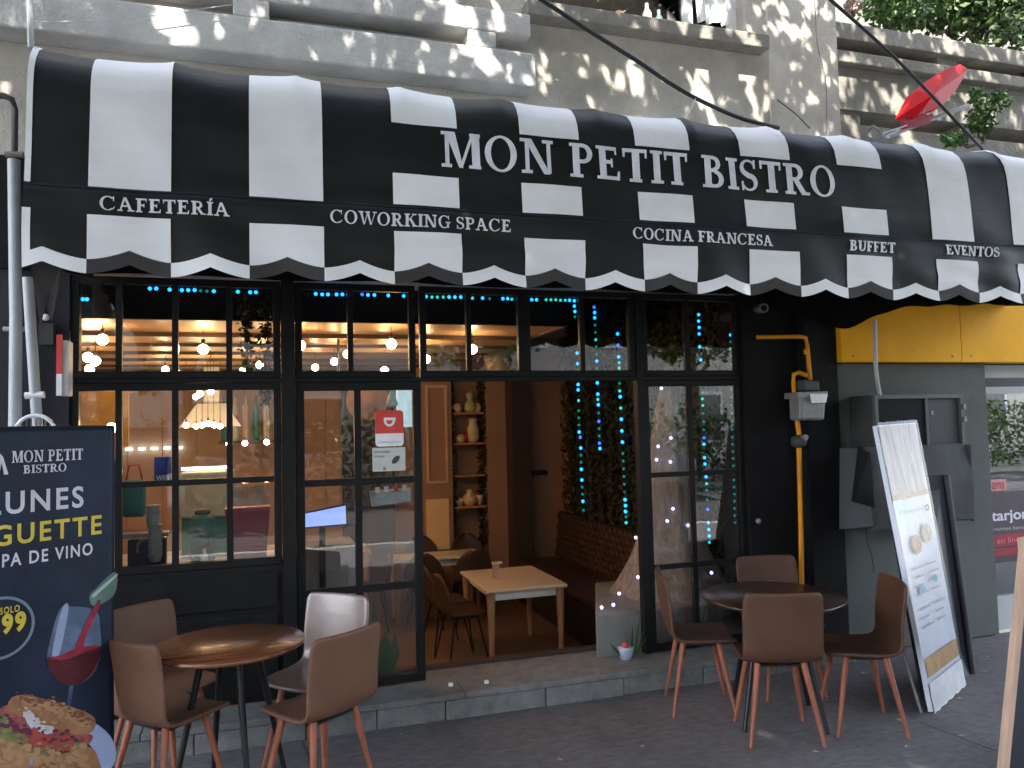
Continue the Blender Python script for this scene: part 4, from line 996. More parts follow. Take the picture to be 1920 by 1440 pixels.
for k in range(6): MB().box(sh.x-.4+k*.15, sh.x-.4+k*.15+.08, 5.90, 5.93, sh.z-.01, sh.z+.02).build('lamp_tube', M_LAMPW, e)
p = PY(304, 881, .25); e = empty('blue_sign', p, 'small blue sign with white lettering behind the second pane column', 'sign')
x0, x1, z0, z1 = PY(289, 881, .25).x, PY(321, 881, .25).x, PY(304, 905, .25).z, PY(304, 857, .25).z
MB().box(x0, x1, .25, .256, z0, z1).build('board', M_BLUE, e)
sans_obj('sign_text', 'WEB', M_WHITE, lambda u, v, o: Vector((x0+.012+u, .25-o, z0+.012+v)), .035, x1-x0-.024, e, bold=.02)
m = MB(); cp = PY(291, 1052, .3)
cu_ = empty('cup_stack', (cp.x, .3, cp.z-.0), 'tall stack of pale paper cups behind the lower left pane', 'cups')
for k in range(11): MB().lathe([(.034, 0), (.044, .045), (.046, .047)], (cp.x+(-.012 if k > 6 else 0), .3, cp.z+k*.031), 14).build('cup', mat('pale grey green paper', (.42, .52, .5), .5), cu_)
MB().box(-1.12, .07, .06, .44, .93, .975).build('window_shelf', M_DKBR, None, at=(-.5, .2, .95), label='dark shelf inside the left window at sill height', cat='shelf')
e = empty('coffee_machine', PY(275, 1040, .35), 'small chrome coffee machine behind the lower left pane', 'machine')
a, b = PY(232, 1045, .38), PY(318, 1045, .38)
MB().box(a.x, b.x, .30, .42, PY(270, 1005, .38).z, PY(270, 998, .38).z).build('top_bar', M_ALU, e)
MB().box(a.x+.03, b.x-.02, .32, .42, .977, PY(270, 1008, .38).z-.003).build('body', M_STEEL, e, bevel=.01)
q = PY(258, 1022, .3); MB().tube([q, q+Vector((.02, -.0, .03)), q+Vector((.06, 0, .035))], .010, 8).build('spout', M_ALU, e)
MB().tube([q+Vector((.0, 0, -.002)), q+Vector((.0, 0, -.05))], .008, 8).build('nozzle', M_ALU, e)
rb = PY(470, 1048, .42); e = empty('red_bin', (rb.x, .42, .977), 'tall crimson plastic bin behind the lower pane beside the post', 'bin')
MB().hexa([(rb.x-.12, .30, .977), (rb.x+.1, .30, .977), (rb.x+.1, .43, .977), (rb.x-.12, .43, .977)], [(rb.x-.16, .28, PY(470, 948, .42).z), (rb.x+.13, .28, PY(470, 948, .42).z), (rb.x+.13, .43, PY(470, 948, .42).z), (rb.x-.16, .43, PY(470, 948, .42).z)]).build('body', M_CRIM, e, bevel=.01)
m = MB()
for k in range(14): m.slab([(rb.x-.13+k*.018, .3, 1.35), (rb.x-.118+k*.018, .3, 1.35), (rb.x-.118+k*.018+.006*math.sin(k), .33, 1.35+.13), (rb.x-.13+k*.018+.006*math.sin(k), .33, 1.48)], (0, .012, 0))
m.build('plastic_bag', M_GREY, e)
MB().box(rb.x-.0, rb.x+.14, .1, .22, .977, .995).box(rb.x+.01, rb.x+.15, .1, .22, .998, 1.012).build('paper_stack', M_WHITE, None, at=(rb.x+.05, .16, .98), label='stack of white papers on the window shelf before the crimson bin', cat='papers')
e = empty('teal_bag', (PY(250, 930, .6).x, .6, 1.2), 'teal bag hanging behind the lower left pane', 'bag')
q = PY(250, 945, .6); MB().box(q.x-.07, q.x+.07, .6, .68, q.z-.09, q.z+.16).build('body', M_TEAL, e, bevel=.02); MB().tube([q+Vector((-.05, .03, .16)), q+Vector((-.03, .03, .26)), q+Vector((.03, .03, .26)), q+Vector((.05, .03, .16))], .006, 6).build('handle', M_CRIM, e)
q = PY(380, 1010, .5); e = empty('teal_jar', (q.x, .5, .977), 'teal canister between cup stack and crimson bin', 'canister')
MB().lathe([(.07, 0), (.08, .02), (.08, .28), (.06, .31), (.02, .33)], (q.x, .5, .977), 16).build('body', M_TEAL, e); MB().lathe([(.05, .315), (.05, .34), (.02, .35)], (q.x, .5, .977), 14).build('lid', M_DKBR, e)
q = PY(375, 1040, .18)
MB().lathe([(.02, 0), (.055, .012), (.05, .03), (.02, .045)], (q.x, .18, .977), 12).build('folded_cloth', mat('lime cloth', (.42, .5, .2), .8), None, at=(q.x, .18, .977), label='crumpled pale lime cloth on the window shelf', cat='cloth')
q = PY(383, 1020, .16); e = empty('white_bottle', (q.x, .16, .977), 'small white spray bottle next to the lime cloth', 'bottle')
MB().lathe([(.022, 0), (.024, .07), (.01, .09), (.01, .12)], (q.x, .16, .99), 12).build('body', M_WHITE, e); MB().box(q.x-.035, q.x+.015, .15, .17, 1.11, 1.13).build('nozzle', M_STEEL, e)
q = PY(605, 968, .35); e = empty('monitor', (q.x, .38, q.z), 'bright blue lit monitor tilted behind the fixed door pane', 'monitor')
MB().slab([PY(566, 962, .30), PY(650, 944, .45), PY(651, 985, .45), PY(564, 992, .30)], (.01, .03, 0)).build('casing', M_STEEL, e)
MB().slab([PY(569, 964, .296), PY(648, 948, .446), PY(649, 982, .446), PY(567, 989, .296)], (-.001, -.003, 0)).build('screen', M_SCREEN, e)
MB().box(q.x-.02, q.x+.02, .40, .44, .2, q.z-.08).build('stand', M_STEEL, e)
q = PY(620, 1010, .6); MB().box(q.x-.22, q.x+.16, .42, .8, ZF, q.z-.02).build('till_desk', M_PLINTH, None, at=(q.x, .6, ZF), label='grey till desk under the blue lit monitor', cat='desk', bevel=.01)

# stickers on the fixed door glass
def onglass(px0, py0, px1, py1, Y=-.004):
    a, b = PY(px0, py0, Y), PY(px1, py1, Y); return min(a.x, b.x), max(a.x, b.x), min(a.z, b.z), max(a.z, b.z)
x0, x1, z0, z1 = onglass(703, 770, 757, 836, .02)
e = empty('door_sticker', ((x0+x1)/2, .018, (z0+z1)/2), 'red and white sticker with a bold D emblem on the door glass', 'sticker')
def rrect(x0, x1, z0, z1, r_, n=5):
    o = []
    for cx_, cz_, a0 in ((x1-r_, z1-r_, 0), (x0+r_, z1-r_, 90), (x0+r_, z0+r_, 180), (x1-r_, z0+r_, 270)):
        for k in range(n+1): a = R(a0+90*k/n); o.append((cx_+r_*math.cos(a), cz_+r_*math.sin(a)))
    return o
MB().prism([(x, .016, z) for x, z in rrect(x0, x1, z0, z1, .025)], (0, .003, 0)).build('backing', M_WHITE, e)
zs_ = z0+(z1-z0)*.36
MB().prism([(x, .0145, max(z, zs_)) for x, z in rrect(x0, x1, z0, z1, .025) if z > z0+.03 or True][:12]+[(x0, .0145, zs_), (x1, .0145, zs_)], (0, .0012, 0)).build('red_field', M_RED, e)
cxs, czs = (x0+x1)/2, z0+(z1-z0)*.66; em = MB()
for poly in ring(cxs, czs+.018, .038, .045, .016, .016, 180, 360): em.prism([(a, .013, b) for a, b in poly], (0, .0012, 0))
em.prism([(a, .0128, b) for a, b in rect(cxs-.038, czs+.016, cxs+.042, czs+.034)], (0, .0012, 0)); em.build('emblem', M_WHITE, e)
sans_obj('sticker_text', 'restaurante', M_GREY, lambda u, v, o: Vector((x0+.02+u, .0155-o*.5, z0+.022+v)), .014, x1-x0-.04, e)
x0, x1, z0, z1 = onglass(698, 840, 760, 882, .02)
e = empty('door_card', ((x0+x1)/2, .018, z0), 'pale card with a black computer mouse picture under the red sticker', 'card')
MB().box(x0, x1, .014, .019, z0, z1).build('card', M_CARD, e)
sans_obj('card_text', 'MOUSE INALAMBRICO', M_STK, lambda u, v, o: Vector((x0+.01+u, .014-o, z1-.035+v)), .014, .11, e)
sans_obj('card_text', 'RECARGABLE', M_STK, lambda u, v, o: Vector((x0+.01+u, .014-o, z1-.065+v)), .014, .07, e)
cc = ((x0+x1)/2+.045, (z0+z1)/2-.004)
MB().prism([(cc[0]+.034*math.cos(a*.4)*math.cos(.8)-.018*math.sin(a*.4)*math.sin(.8), .0115, cc[1]+.034*math.cos(a*.4)*math.sin(.8)+.018*math.sin(a*.4)*math.cos(.8)) for a in range(16)], (0, .002, 0)).build('mouse_picture', M_STK, e)
MB().box(x0+.07, x0+.085, .0115, .0135, z0+.01, z0+.028).build('red_mark', M_RED, e)
q = PY(730, 935, .18); e = empty('glass_tray', (q.x, .18, q.z), 'tilted clear tray of white packets behind the door pane', 'tray')
MB().slab([PY(694, 922, .15), PY(770, 915, .2), PY(771, 940, .2), PY(698, 950, .15)], (0, .05, 0)).build('body', mat('frosted tray plastic', (.36, .4, .42), .3), e)
for k in range(4):
    a = PY(708+k*17, 919-k*1.5, .145); MB().box(a.x-.015, a.x+.015, .14, .16, a.z-.02, a.z+.018).build('packet', M_WHITE if k != 2 else M_RED, e)
wp = PY(745, 745, .5); e = empty('paper_lantern', wp, 'pale blue white hanging lantern behind the upper right door pane', 'lantern')
MB().box(wp.x+.0, wp.x+.12, .5, .56, wp.z-.22, wp.z+.11).build('body', mat('pale lit paper', (.5, .65, .7), .6, emit=(.6, .85, .95), es=.06), e, bevel=.01)
MB().lathe([(.05, -.06), (.03, .0), (.012, .05), (.02, .08), (.005, .1)], (wp.x-.04, .5, wp.z-.0), 14).build('figure', mat('pale cyan glass', (.4, .7, .75), .4), e)
q = PY(690, 750, 3.0); e = empty('round_hat', q, 'large round wicker disc on the dark wall seen through the door', 'wall disc')
mb = MB(); mb.lathe([(.001, 0), (.20, .0), (.23, .015), (.2, .03), (.1, .035), (.09, .07), (.001, .08)], (0, 0, 0), 26)
mb.v = [Matrix.Rotation(R(90), 3, 'X') @ v+q for v in mb.v]; mb.build('disc', mat('brown wicker', (.22, .1, .05), .7), e)

# pendant bulbs
bulb_me = MB().ball((0, 0, 0), .037, n=8).mesh('bulb', M_BULB)
sock_me = MB().lathe([(.012, .03), (.014, .06), (.012, .075)], (0, 0, 0), 10).mesh('socket', M_STEEL)
cord_me = {}
BL = [(192, 637, 2.50, 'large'), (381, 655, 2.46, 'large'), (563, 648, 2.47, 'large'), (734, 645, 2.47, 'large'), (799, 673, 2.45, 'large'), (886, 655, 2.47, 'large'),
      (165, 670, 2.44, 'large'), (179, 677, 2.43, 'large'), (168, 692, 2.41, 'large'), (310, 693, 2.45, 'small'), (303, 712, 2.40, 'large'), (487, 684, 2.45, 'small'), (591, 689, 2.45, 'small'), (627, 678, 2.45, 'small'),
      (651, 664, 2.46, 'small'), (721, 695, 2.40, 'large'), (454, 696, 2.45, 'small'), (395, 733, 2.25, 'small'), (375, 738, 2.25, 'small'), (367, 744, 2.25, 'small')]
LBL = ['bare bulb nearest the dark column in the leftmost upper pane', 'large round bulb in the middle of the third upper pane', 'large bulb hanging just right of the thick black post', 'large bulb high above the red door sticker',
       'large bulb in the first upper pane over the open doorway', 'bulb touching the mullion over the open doorway', 'highest of three clustered bulbs at the far left pane edge', 'right one of three clustered bulbs at the far left pane edge',
       'lowest of three clustered bulbs at the far left pane edge', 'small bulb at the lower right corner of the second upper pane', 'bulb just below the rail, right of the white flowers', 'small bulb between the ivy strands and the post', 'small bulb low in the pane right of the thick post',
       'small bulb between the two small bulbs above the fixed door', 'small bulb left of the mullion above the fixed door', 'bulb against the rail straight above the door sticker', 'small bulb low behind the left ivy strand',
       'rightmost of three small bulbs above the display case', 'middle one of three small bulbs above the display case', 'leftmost of three small bulbs above the display case']
for i, (px, py, zz, sz) in enumerate(BL):
    p = PG(px, py, zz)
    if p.y < .55: p = PY(px, py, .62)
    if p.y > 5.6: p = PY(px, py, 5.4)
    e = empty('pendant_bulb', p, LBL[i], 'bulb', 'bare warm bulbs hanging under the boarded ceiling')
    WO[e.name] = p
    k = 1.0 if sz == 'large' else .85
    for me, nm in ((bulb_me, 'bulb'), (sock_me, 'socket')):
        o = bpy.data.objects.new(nm, me); col.objects.link(o); o.parent = e; o.scale = (k, k, k)
    MB().tube([p+Vector((0, 0, .06)), (p.x, p.y, 2.602)], .003, 5).build('cord', M_STEEL, e)
for i, (px, py) in enumerate(((349, 797), (368, 799), (379, 797), (390, 794), (401, 797), (413, 799), (429, 832), (459, 831), (500, 829))):
    p = PY(px, py, 3.4); e = empty('festoon_bulb', p, ['leftmost bulb of the low festoon row above the display case', 'second bulb of the low festoon row above the display case', 'third bulb of the low festoon row above the display case', 'fourth bulb of the low festoon row above the display case', 'fifth bulb of the low festoon row above the display case', 'last bulb of the low festoon row above the display case', 'festoon bulb touching the mullion right of the display case', 'festoon bulb low in the fourth pane column, left', 'festoon bulb low in the fourth pane column, right'][i], 'bulb', 'small festoon bulbs in the kitchen')
    for me, nm in ((bulb_me, 'bulb'), (sock_me, 'socket')):
        o = bpy.data.objects.new(nm, me); col.objects.link(o); o.parent = e; o.scale = (.72, .72, .72)
    MB().tube([p+Vector((0, 0, .05)), (p.x, p.y, 2.602)], .003, 5).build('cord', M_STEEL, e)
q = PY(395, 780, 3.9); e = empty('range_hood', q, 'pale steel range hood behind the third pane column', 'hood')
MB().hexa([(q.x-.32, 3.9, q.z-.12), (q.x+.32, 3.9, q.z-.12), (q.x+.32, 4.4, q.z-.12), (q.x-.32, 4.4, q.z-.12)], [(q.x-.15, 4.0, q.z+.14), (q.x+.15, 4.0, q.z+.14), (q.x+.15, 4.3, q.z+.14), (q.x-.15, 4.3, q.z+.14)]).build('canopy', M_GREY, e)
MB().box(q.x-.08, q.x+.08, 4.05, 4.25, q.z+.142, 2.598).build('duct', M_GREY, e)
q = PY(470, 778, 4.6); e = empty('glass_rack', q, 'rack with teal and clear bottles behind the fourth pane column', 'rack')
MB().box(q.x-.36, q.x+.4, 4.6, 4.85, PY(470, 826, 4.6).z-.03, PY(470, 826, 4.6).z).build('shelf', M_DKBR, e)
for k in range(6):
    MB().lathe([(.035, 0), (.04, .03), (.04, .34+.04*(k % 3)), (.015, .44), (.015, .52)], (q.x-.3+.12*k, 4.7, PY(470, 826, 4.6).z+.001), 12).build('bottle', (M_TEAL, M_CARD, M_CERAM)[k % 3], e)
# sconce just beside the banner, inside
p = PY(209, 803, .35); e = empty('table_lamp', p, 'small glowing orange lamp beside the top corner of the banner', 'lamp')
MB().ball(p, .033).build('bulb', M_BULB, e); MB().lathe([(.02, -.22), (.03, -.05), (.034, -.035)], p, 14).build('body', mat('orange lamp glass', (.6, .25, .12), .4, emit=(1, .35, .15), es=.15), e)
MB().lathe([(.03, -.235), (.03, -.222)], p, 12).build('base', M_STEEL, e)
p = PY(635, 719, 1.4); e = empty('ceiling_spot', p, 'small yellow spot lamp at the top of the left door pane', 'lamp')
MB().lathe([(.03, 0), (.045, .015), (.03, .03)], p, 14).build('lens', mat('yellow lamp glow', (1, .8, .3), .4, emit=(1, .6, .12), es=1), e)
MB().tube([p+Vector((0, 0, .03)), (p.x, p.y, 2.60)], .01, 6).build('stem', M_STEEL, e)
# dim warm panel of textured gold at far left
q = PY(185, 775, 1.2); MB().box(q.x-.16, q.x+.2, 1.2, 1.23, q.z-.25, q.z+.3).build('gold_panel', mat('mottled gold paper', (.36, .19, .04), .6, nz=(9, .5), c2=(.6, .38, .1)), None, at=(q.x, 1.2, q.z), label='mottled gold panel behind the leftmost pane', cat='panel')
# garland of white paper flowers
for px, lab in ((240, 'white paper flower cluster under the rail in the second pane column, left'), (316, 'white paper flower cluster under the rail beside the third pane column')):
    p = PY(px, 722, .35); m = MB()
    for _ in range(70): m.leaf(p+Vector((random.gauss(0, .035), random.gauss(0, .02), random.gauss(0, .02))), .04)
    m.build('paper_flowers', mat('cream paper', (.6, .5, .42), .8), None, fix=False, at=p, label=lab, cat='flowers')

# LED strings
leds = {k: MB().ball((0, 0, 0), r_, n=6).mesh('led_bulb', mm) for k, mm, r_ in (('c', M_LEDC, .0125), ('t', M_LEDT, .011), ('b', M_LEDB, .0115), ('o', M_LEDOFF, .010), ('w', M_LEDW, .012))}
def led_string(pts, fnpt, label):
    full = [pts[0]]
    for p_ in pts[1:]:      # unlit lamps between the lit ones
        a_ = full[-1]; g_ = int(max(abs(p_[0]-a_[0]), abs(p_[1]-a_[1]))/13)
        if abs(p_[1]-a_[1]) > 15 and abs(p_[1]-a_[1]) > abs(p_[0]-a_[0]):
            for k in range(1, g_): full.append((a_[0]+(p_[0]-a_[0])*k/g_, a_[1]+(p_[1]-a_[1])*k/g_, 'o'))
        full.append(p_)
    pts = full
    P_ = [fnpt(x, y) for x, y, _ in pts]; e = empty('led_string', P_[0], label, 'string lights', 'blue LED strings inside the café front')
    o_ = P_[0]
    for p, (_, _, c) in zip(P_, pts):
        o = bpy.data.objects.new('led_bulb', leds[c]); col.objects.link(o); o.parent = e; o.location = p-o_; k_ = 1.0 if p.y < .3 else 1.25+.1*p.y; o.scale = (k_, k_, k_)
    if len(P_) > 1: MB().tube([p+Vector((0, .006, .004)) for p in P_], .0015, 4).build('wire', M_CABLE, e)
inner = lambda x, y: PY(x, y, .14)
row = [(155, 561, 'c'), (163, 561, 'c'), (281, 541, 'c'), (293, 541, 'c'), (318, 543, 'c'), (341, 544, 'c'), (353, 544, 'c'), (365, 544, 'c'), (376, 545, 'o'), (388, 546, 'o'), (401, 546, 'c'), (446, 547, 'c'), (469, 548, 'c'), (480, 548, 'c'),
       (515, 552, 'o'), (547, 550, 'c'), (558, 551, 'c'), (592, 551, 'c'), (604, 552, 'c'), (615, 552, 'c'), (631, 552, 'c'), (642, 552, 'c'), (655, 553, 'c'), (679, 552, 'b'), (690, 553, 'c'), (702, 553, 'c'), (728, 554, 'c'), (757, 555, 'c')]
row2 = [(799, 556, 'c'), (810, 557, 't'), (820, 557, 't'), (831, 557, 't'), (842, 557, 'c'), (853, 557, 'c'), (864, 557, 'c'), (886, 559, 't'), (905, 559, 'c'), (918, 560, 'o'), (943, 560, 'c'), (952, 560, 'c'), (960, 561, 't'),
        (997, 562, 'c'), (1006, 562, 'c'), (1024, 562, 't'), (1033, 562, 't'), (1042, 562, 't'), (1051, 563, 't'), (1060, 563, 't'), (1068, 563, 'c'), (1077, 564, 'c'), (1077, 574, 'c'), (1078, 584, 'c'), (1078, 594, 'o')]
led_string(row, inner, 'horizontal blue LED string behind the upper panes left of the door sticker')
led_string(row2, inner, 'horizontal cyan LED string above the open doorway turning down at its end')
wall = lambda x, y: PXX(x, y, 3.55)
led_string([(1082, 662, 'c'), (1083, 682, 'c'), (1084, 721, 'c'), (1084, 731, 'c'), (1085, 751, 't'), (1085, 770, 'o'), (1086, 810, 'c'), (1088, 820, 'b'), (1089, 840, 'c'), (1090, 880, 'c'), (1091, 900, 'c'), (1093, 940, 'c'), (1096, 990, 'c')], wall, 'leftmost hanging blue LED string on the ivy wall')
led_string([(1114, 576, 'b'), (1115, 586, 'c'), (1115, 596, 'c'), (1117, 637, 't'), (1119, 677, 'c'), (1120, 718, 'c'), (1121, 739, 'c'), (1121, 749, 't'), (1122, 759, 'c'), (1123, 790, 'b'), (1124, 831, 'b'), (1125, 841, 'c')], wall, 'second hanging LED string from the left on the ivy wall')
led_string([(1158, 626, 'c'), (1159, 647, 'b'), (1160, 669, 'c'), (1161, 680, 't'), (1161, 690, 't'), (1162, 733, 't'), (1163, 744, 'c'), (1164, 765, 't'), (1165, 786, 'c'), (1166, 808, 'c'), (1167, 829, 'c'), (1168, 850, 'o'), (1172, 937, 'c'), (1173, 948, 'c'), (1173, 959, 'c'), (1174, 969, 'o'), (1174, 980, 't'), (1176, 1001, 'c')], wall, 'third hanging LED string on the ivy wall beside the post')
led_string([(1310, 590, 'c'), (1310, 602, 'c'), (1311, 614, 'c'), (1311, 626, 'c'), (1312, 650, 'c'), (1314, 675, 'c'), (1314, 700, 't'), (1317, 736, 'o'), (1317, 748, 't'), (1318, 760, 't'), (1320, 821, 'b'), (1320, 833, 'c'), (1321, 858, 'c'), (1322, 870, 'c'), (1324, 894, 'c'), (1325, 907, 't'), (1325, 919, 'o'), (1327, 955, 'b'), (1328, 980, 'c'), (1329, 993, 'c'), (1330, 1005, 'c'), (1330, 1017, 't')], lambda x, y: PY(x, y, .12), 'long vertical LED string behind the right hand panes')
led_string([(1370, 628, 'c'), (1370, 641, 'o'), (1370, 655, 'o'), (1371, 668, 'o'), (1371, 700, 'o'), (1372, 760, 'o'), (1373, 820, 'o'), (1376, 900, 'o'), (1378, 980, 'o')], lambda x, y: PY(x, y, .12), 'dim green LED string beside the right pier with one lit bulb')
for px, lab in ((912, 'clear glass cube nearer the post on the entrance ledge'), (845, 'clear glass cube nearer the camera on the entrance ledge')):
    p = PG(px, 1284 if px < 880 else 1279, .17)
    MB().box(p.x-.014, p.x+.014, p.y-.012, p.y+.012, .1625, .182).build('glass_cube', M_WHITE, None, at=(p.x, p.y, .163), label=lab, cat='cube', bevel=.003)

# ================================================================= BANNER
bo = PY(214, 1200, -1.0); BU = Vector((math.cos(R(35)), math.sin(R(35)), 0)); BW, BH = .98, 1.885
BO = Vector((bo.x, -1.0, 0))-BU*BW; BN = Vector((BU.y, -BU.x, 0))
def BF(u, v, off=0):
    w_ = .0025*math.sin(u*9+v*2)+.002*math.sin(v*5)
    return BO+BU*u+Vector((0, 0, v))+BN*(off*2.2+w_)
def buv(px, py):
    d = ray(px, py); t = (BO-CAM).dot(BN)/d.dot(BN); q = CAM+d*t; return (q-BO).dot(BU), q.z
ban = empty('promo_banner', BO+BU*.42, 'dark blue standing banner advertising baguette and wine at far left', 'banner')
mb = MB(); nu, nv = 40, 80
mb.add([BF(BW*i/nu, .03+(BH-.03)*j/nv) for i in range(nu+1) for j in range(nv+1)], [(i*(nv+1)+j, (i+1)*(nv+1)+j, (i+1)*(nv+1)+j+1, i*(nv+1)+j+1) for i in range(nu) for j in range(nv)], True)
so_ = mb.build('cloth', M_NAVY, ban, fix=False).modifiers.new('s', 'SOLIDIFY'); so_.thickness = .002; so_.offset = 0
MB().tube([BF(0, BH, -.006), BF(BW, BH, -.006)], .009, 8).build('top_rail', M_STEEL, ban)
MB().tube([BF(BW/2, .02, -.05), BF(BW/2, BH, -.03)], .012, 8).build('pole', M_ALU, ban)
MB().tube([BF(0, .03, -.03), BF(BW, .03, -.03)], .03, 8).build('base', M_ALU, ban)
def bsans(txt, px0, px1, py1, h, m, bold=.03):
    """text ending at pixel px1, baseline py1 there, h pixels tall there, starting at the column px0"""
    u1, v0 = buv(px1, py1); v1 = buv(px1, py1-h)[1]; u0 = buv(px0, py1)[0]
    for k_ in range(3):      # the column px0 on the same baseline
        q = BF(u0, v0)-CAM; y_ = 720-F*q.dot(up)/q.dot(fw); u0 = buv(px0, y_)[0]
    sans_obj('banner_text', txt, m, BF, v1-v0, u1-u0, ban, bold=bold, x0=u0, y0=v0, depth=.002, space=1.22)
ua, va = buv(20, 868); ub = buv(155, 858)[0]
text_obj('letter', 'MON PETIT', M_WTXT, lambda u, v, o: BF(ua+u, va+v, o+.001), .052, ub-ua, ban, .0008)
ua2, va2 = buv(42, 888); ub2 = buv(124, 880)[0]
text_obj('letter', 'BISTRO', M_WTXT, lambda u, v, o: BF(ua2+u, va2+v, o+.001), .037, ub2-ua2, ban, .0008)
em = MB()
for poly in ([(-12, 890), (-4, 893), (4, 858), (-2, 850)], [(-2, 850), (4, 856), (14, 889), (6, 890)]): em.add([BF(*buv(*p), .002+.0005*(poly[0][0] > -5)) for p in poly], [(0, 1, 2, 3)])
em.build('emblem', M_WTXT, ban, fix=False)
bsans('LUNES', -26, 156, 951, 40, M_WTXT, .02)
bsans('BAGUETTE', -96, 190, 1001, 36, M_YELT, .02)
bsans('+ COPA DE VINO', -84, 173, 1040, 23, M_WTXT, .018)
bsans('$199', -50, 48, 1186, 42, M_YELT, .05)
bsans('POR SOLO', -36, 36, 1146, 13, M_YELT, .02)
uc, vc = buv(0, 1178); ue, ve = buv(64, 1178); rr_ = (ue-uc)
m = MB()
for poly in ring(uc, vc, rr_, rr_*1.0, .012, .012, 0, 360, 40): m.add([BF(a, b, .0025) for a, b in poly], [(0, 1, 2, 3)])
m.build('price_ring', mat('grey blue chalk ring', (.16, .2, .28), .6), ban, fix=False)
def bpoly(name, pts, m, off, label=None):
    n = len(pts); sm = []
    for i in range(n):
        p0, p1, p2, p3 = [pts[(i+k) % n] for k in (-1, 0, 1, 2)]
        for j in range(5):
            t = j/5; sm.append(tuple(.5*((2*p1[c])+(p2[c]-p0[c])*t+(2*p0[c]-5*p1[c]+4*p2[c]-p3[c])*t*t+(3*p1[c]-p0[c]-3*p2[c]+p3[c])*t**3) for c in (0, 1)))
    o = MB().add([BF(*buv(*p), off) for p in sm], [tuple(range(len(sm)))]).build(name, m, ban, fix=False); return tag(o, label)
bpoly('printed_bottle', [(168, 1118), (178, 1105), (216, 1072), (216, 1112), (185, 1135), (172, 1134)], M_BOTTLE, .0016)
bpoly('printed_bottle', [(176, 1112), (216, 1078), (216, 1083), (178, 1118)], mat('bottle highlight print', (.35, .45, .42), .5), .0022)
bpoly('printed_glass', [(112, 1142), (134, 1137), (180, 1145), (188, 1180), (189, 1222), (178, 1258), (160, 1276), (142, 1284), (118, 1282), (98, 1266), (88, 1240), (92, 1205)], M_GLASSP, .0014)
bpoly('printed_glass', [(115, 1143), (128, 1140), (110, 1228), (97, 1226)], mat('glass glint print', (.26, .33, .48), .5), .0018)
bpoly('printed_wine', [(87, 1234), (110, 1232), (150, 1214), (189, 1212), (188, 1228), (176, 1256), (160, 1274), (142, 1284), (118, 1282), (98, 1266)], M_WINE, .0022)
bpoly('printed_wine', [(90, 1233), (112, 1228), (150, 1213), (188, 1211), (160, 1222), (120, 1236)], M_WINE2, .0026)
bpoly('printed_wine', [(180, 1130), (188, 1132), (162, 1190), (152, 1222), (138, 1222), (152, 1185)], M_WINE2, .0028)
bpoly('printed_glass', [(130, 1284), (137, 1284), (130, 1325), (124, 1325)], M_GLASSP, .0017)
pc, pv = buv(112, 1412); m = MB()
pr = [buv(112+105*math.cos(a*math.pi/20), 1412+ (-72)*math.sin(a*math.pi/20)) for a in range(40)]
MB().add([BF(a, b, .0013) for a, b in pr], [tuple(range(40))]).build('printed_plate', M_PLATE, ban, fix=False)
bpoly('printed_bread', [(14, 1328), (24, 1306), (55, 1304), (110, 1318), (160, 1335), (178, 1350), (170, 1372), (140, 1376), (90, 1362), (45, 1346)], M_BREAD, .0024)
bpoly('printed_filling', [(-8, 1340), (16, 1322), (50, 1345), (95, 1358), (140, 1372), (172, 1378), (160, 1398), (120, 1405), (95, 1412), (40, 1398), (-5, 1380)], M_HAM, .0020)
bpoly('printed_filling', [(-10, 1345), (12, 1340), (30, 1372), (100, 1400), (92, 1418), (30, 1404), (-10, 1385)], M_LETTUCE, .0022)
bpoly('printed_filling', [(42, 1332), (60, 1336), (70, 1356), (98, 1362), (92, 1376), (58, 1366)], M_WTXT, .0028)
bpoly('printed_filling', [(30, 1372), (110, 1392), (100, 1412), (40, 1396)], M_HAM, .0026)
bpoly('printed_bread', [(-60, 1392), (0, 1385), (50, 1405), (52, 1450), (40, 1500), (-60, 1500)], M_BREAD, .0030)
bpoly('printed_bread', [(52, 1440), (110, 1405), (160, 1398), (182, 1420), (180, 1480), (50, 1500)], M_BREAD, .0029)

# the crumbly filling and crust highlights of the printed sandwich
pr_ = random.Random(21)
def crumbs(mname, mm, n, line, spread, size, off):
    m_ = MB()
    for k in range(int(n*2.4)):
        t = pr_.random(); a_, b_ = line[int(t*(len(line)-1))], line[int(t*(len(line)-1))+1]; f_ = t*(len(line)-1) % 1
        cx_, cy_ = a_[0]+(b_[0]-a_[0])*f_+pr_.gauss(0, spread*.6), a_[1]+(b_[1]-a_[1])*f_+pr_.gauss(0, spread)
        r1 = size*.55*pr_.uniform(.5, 1.4); ang = pr_.uniform(0, 3)
        m_.add([BF(*buv(cx_+r1*math.cos(j*.9+ang), cy_+r1*.6*math.sin(j*.9+ang)), off+.000008*k) for j in range(7)], [tuple(range(7))])
    m_.build(mname, mm, ban, fix=False, kind='stuff')
ln = [(0, 1352), (40, 1366), (90, 1382), (150, 1392)]
crumbs('printed_onion', mat('red onion print', (.12, .02, .05), .6), 26, ln, 9, 10, .0031)
crumbs('printed_lettuce', M_LETTUCE, 24, [(0, 1370), (60, 1402), (110, 1408), (160, 1388)], 6, 9, .0037)
crumbs('printed_tomato', mat('tomato print', (.38, .06, .04), .5), 14, [(60, 1380), (130, 1395)], 8, 10, .0043)
crumbs('printed_cheese', mat('cream cheese print', (.6, .55, .55), .5), 12, [(44, 1332), (60, 1350), (90, 1366)], 5, 8, .0050)
crumbs('crust_highlight', mat('toasted crust light', (.42, .24, .12), .6), 40, [(30, 1318), (90, 1326), (160, 1350)], 8, 9, .0034)
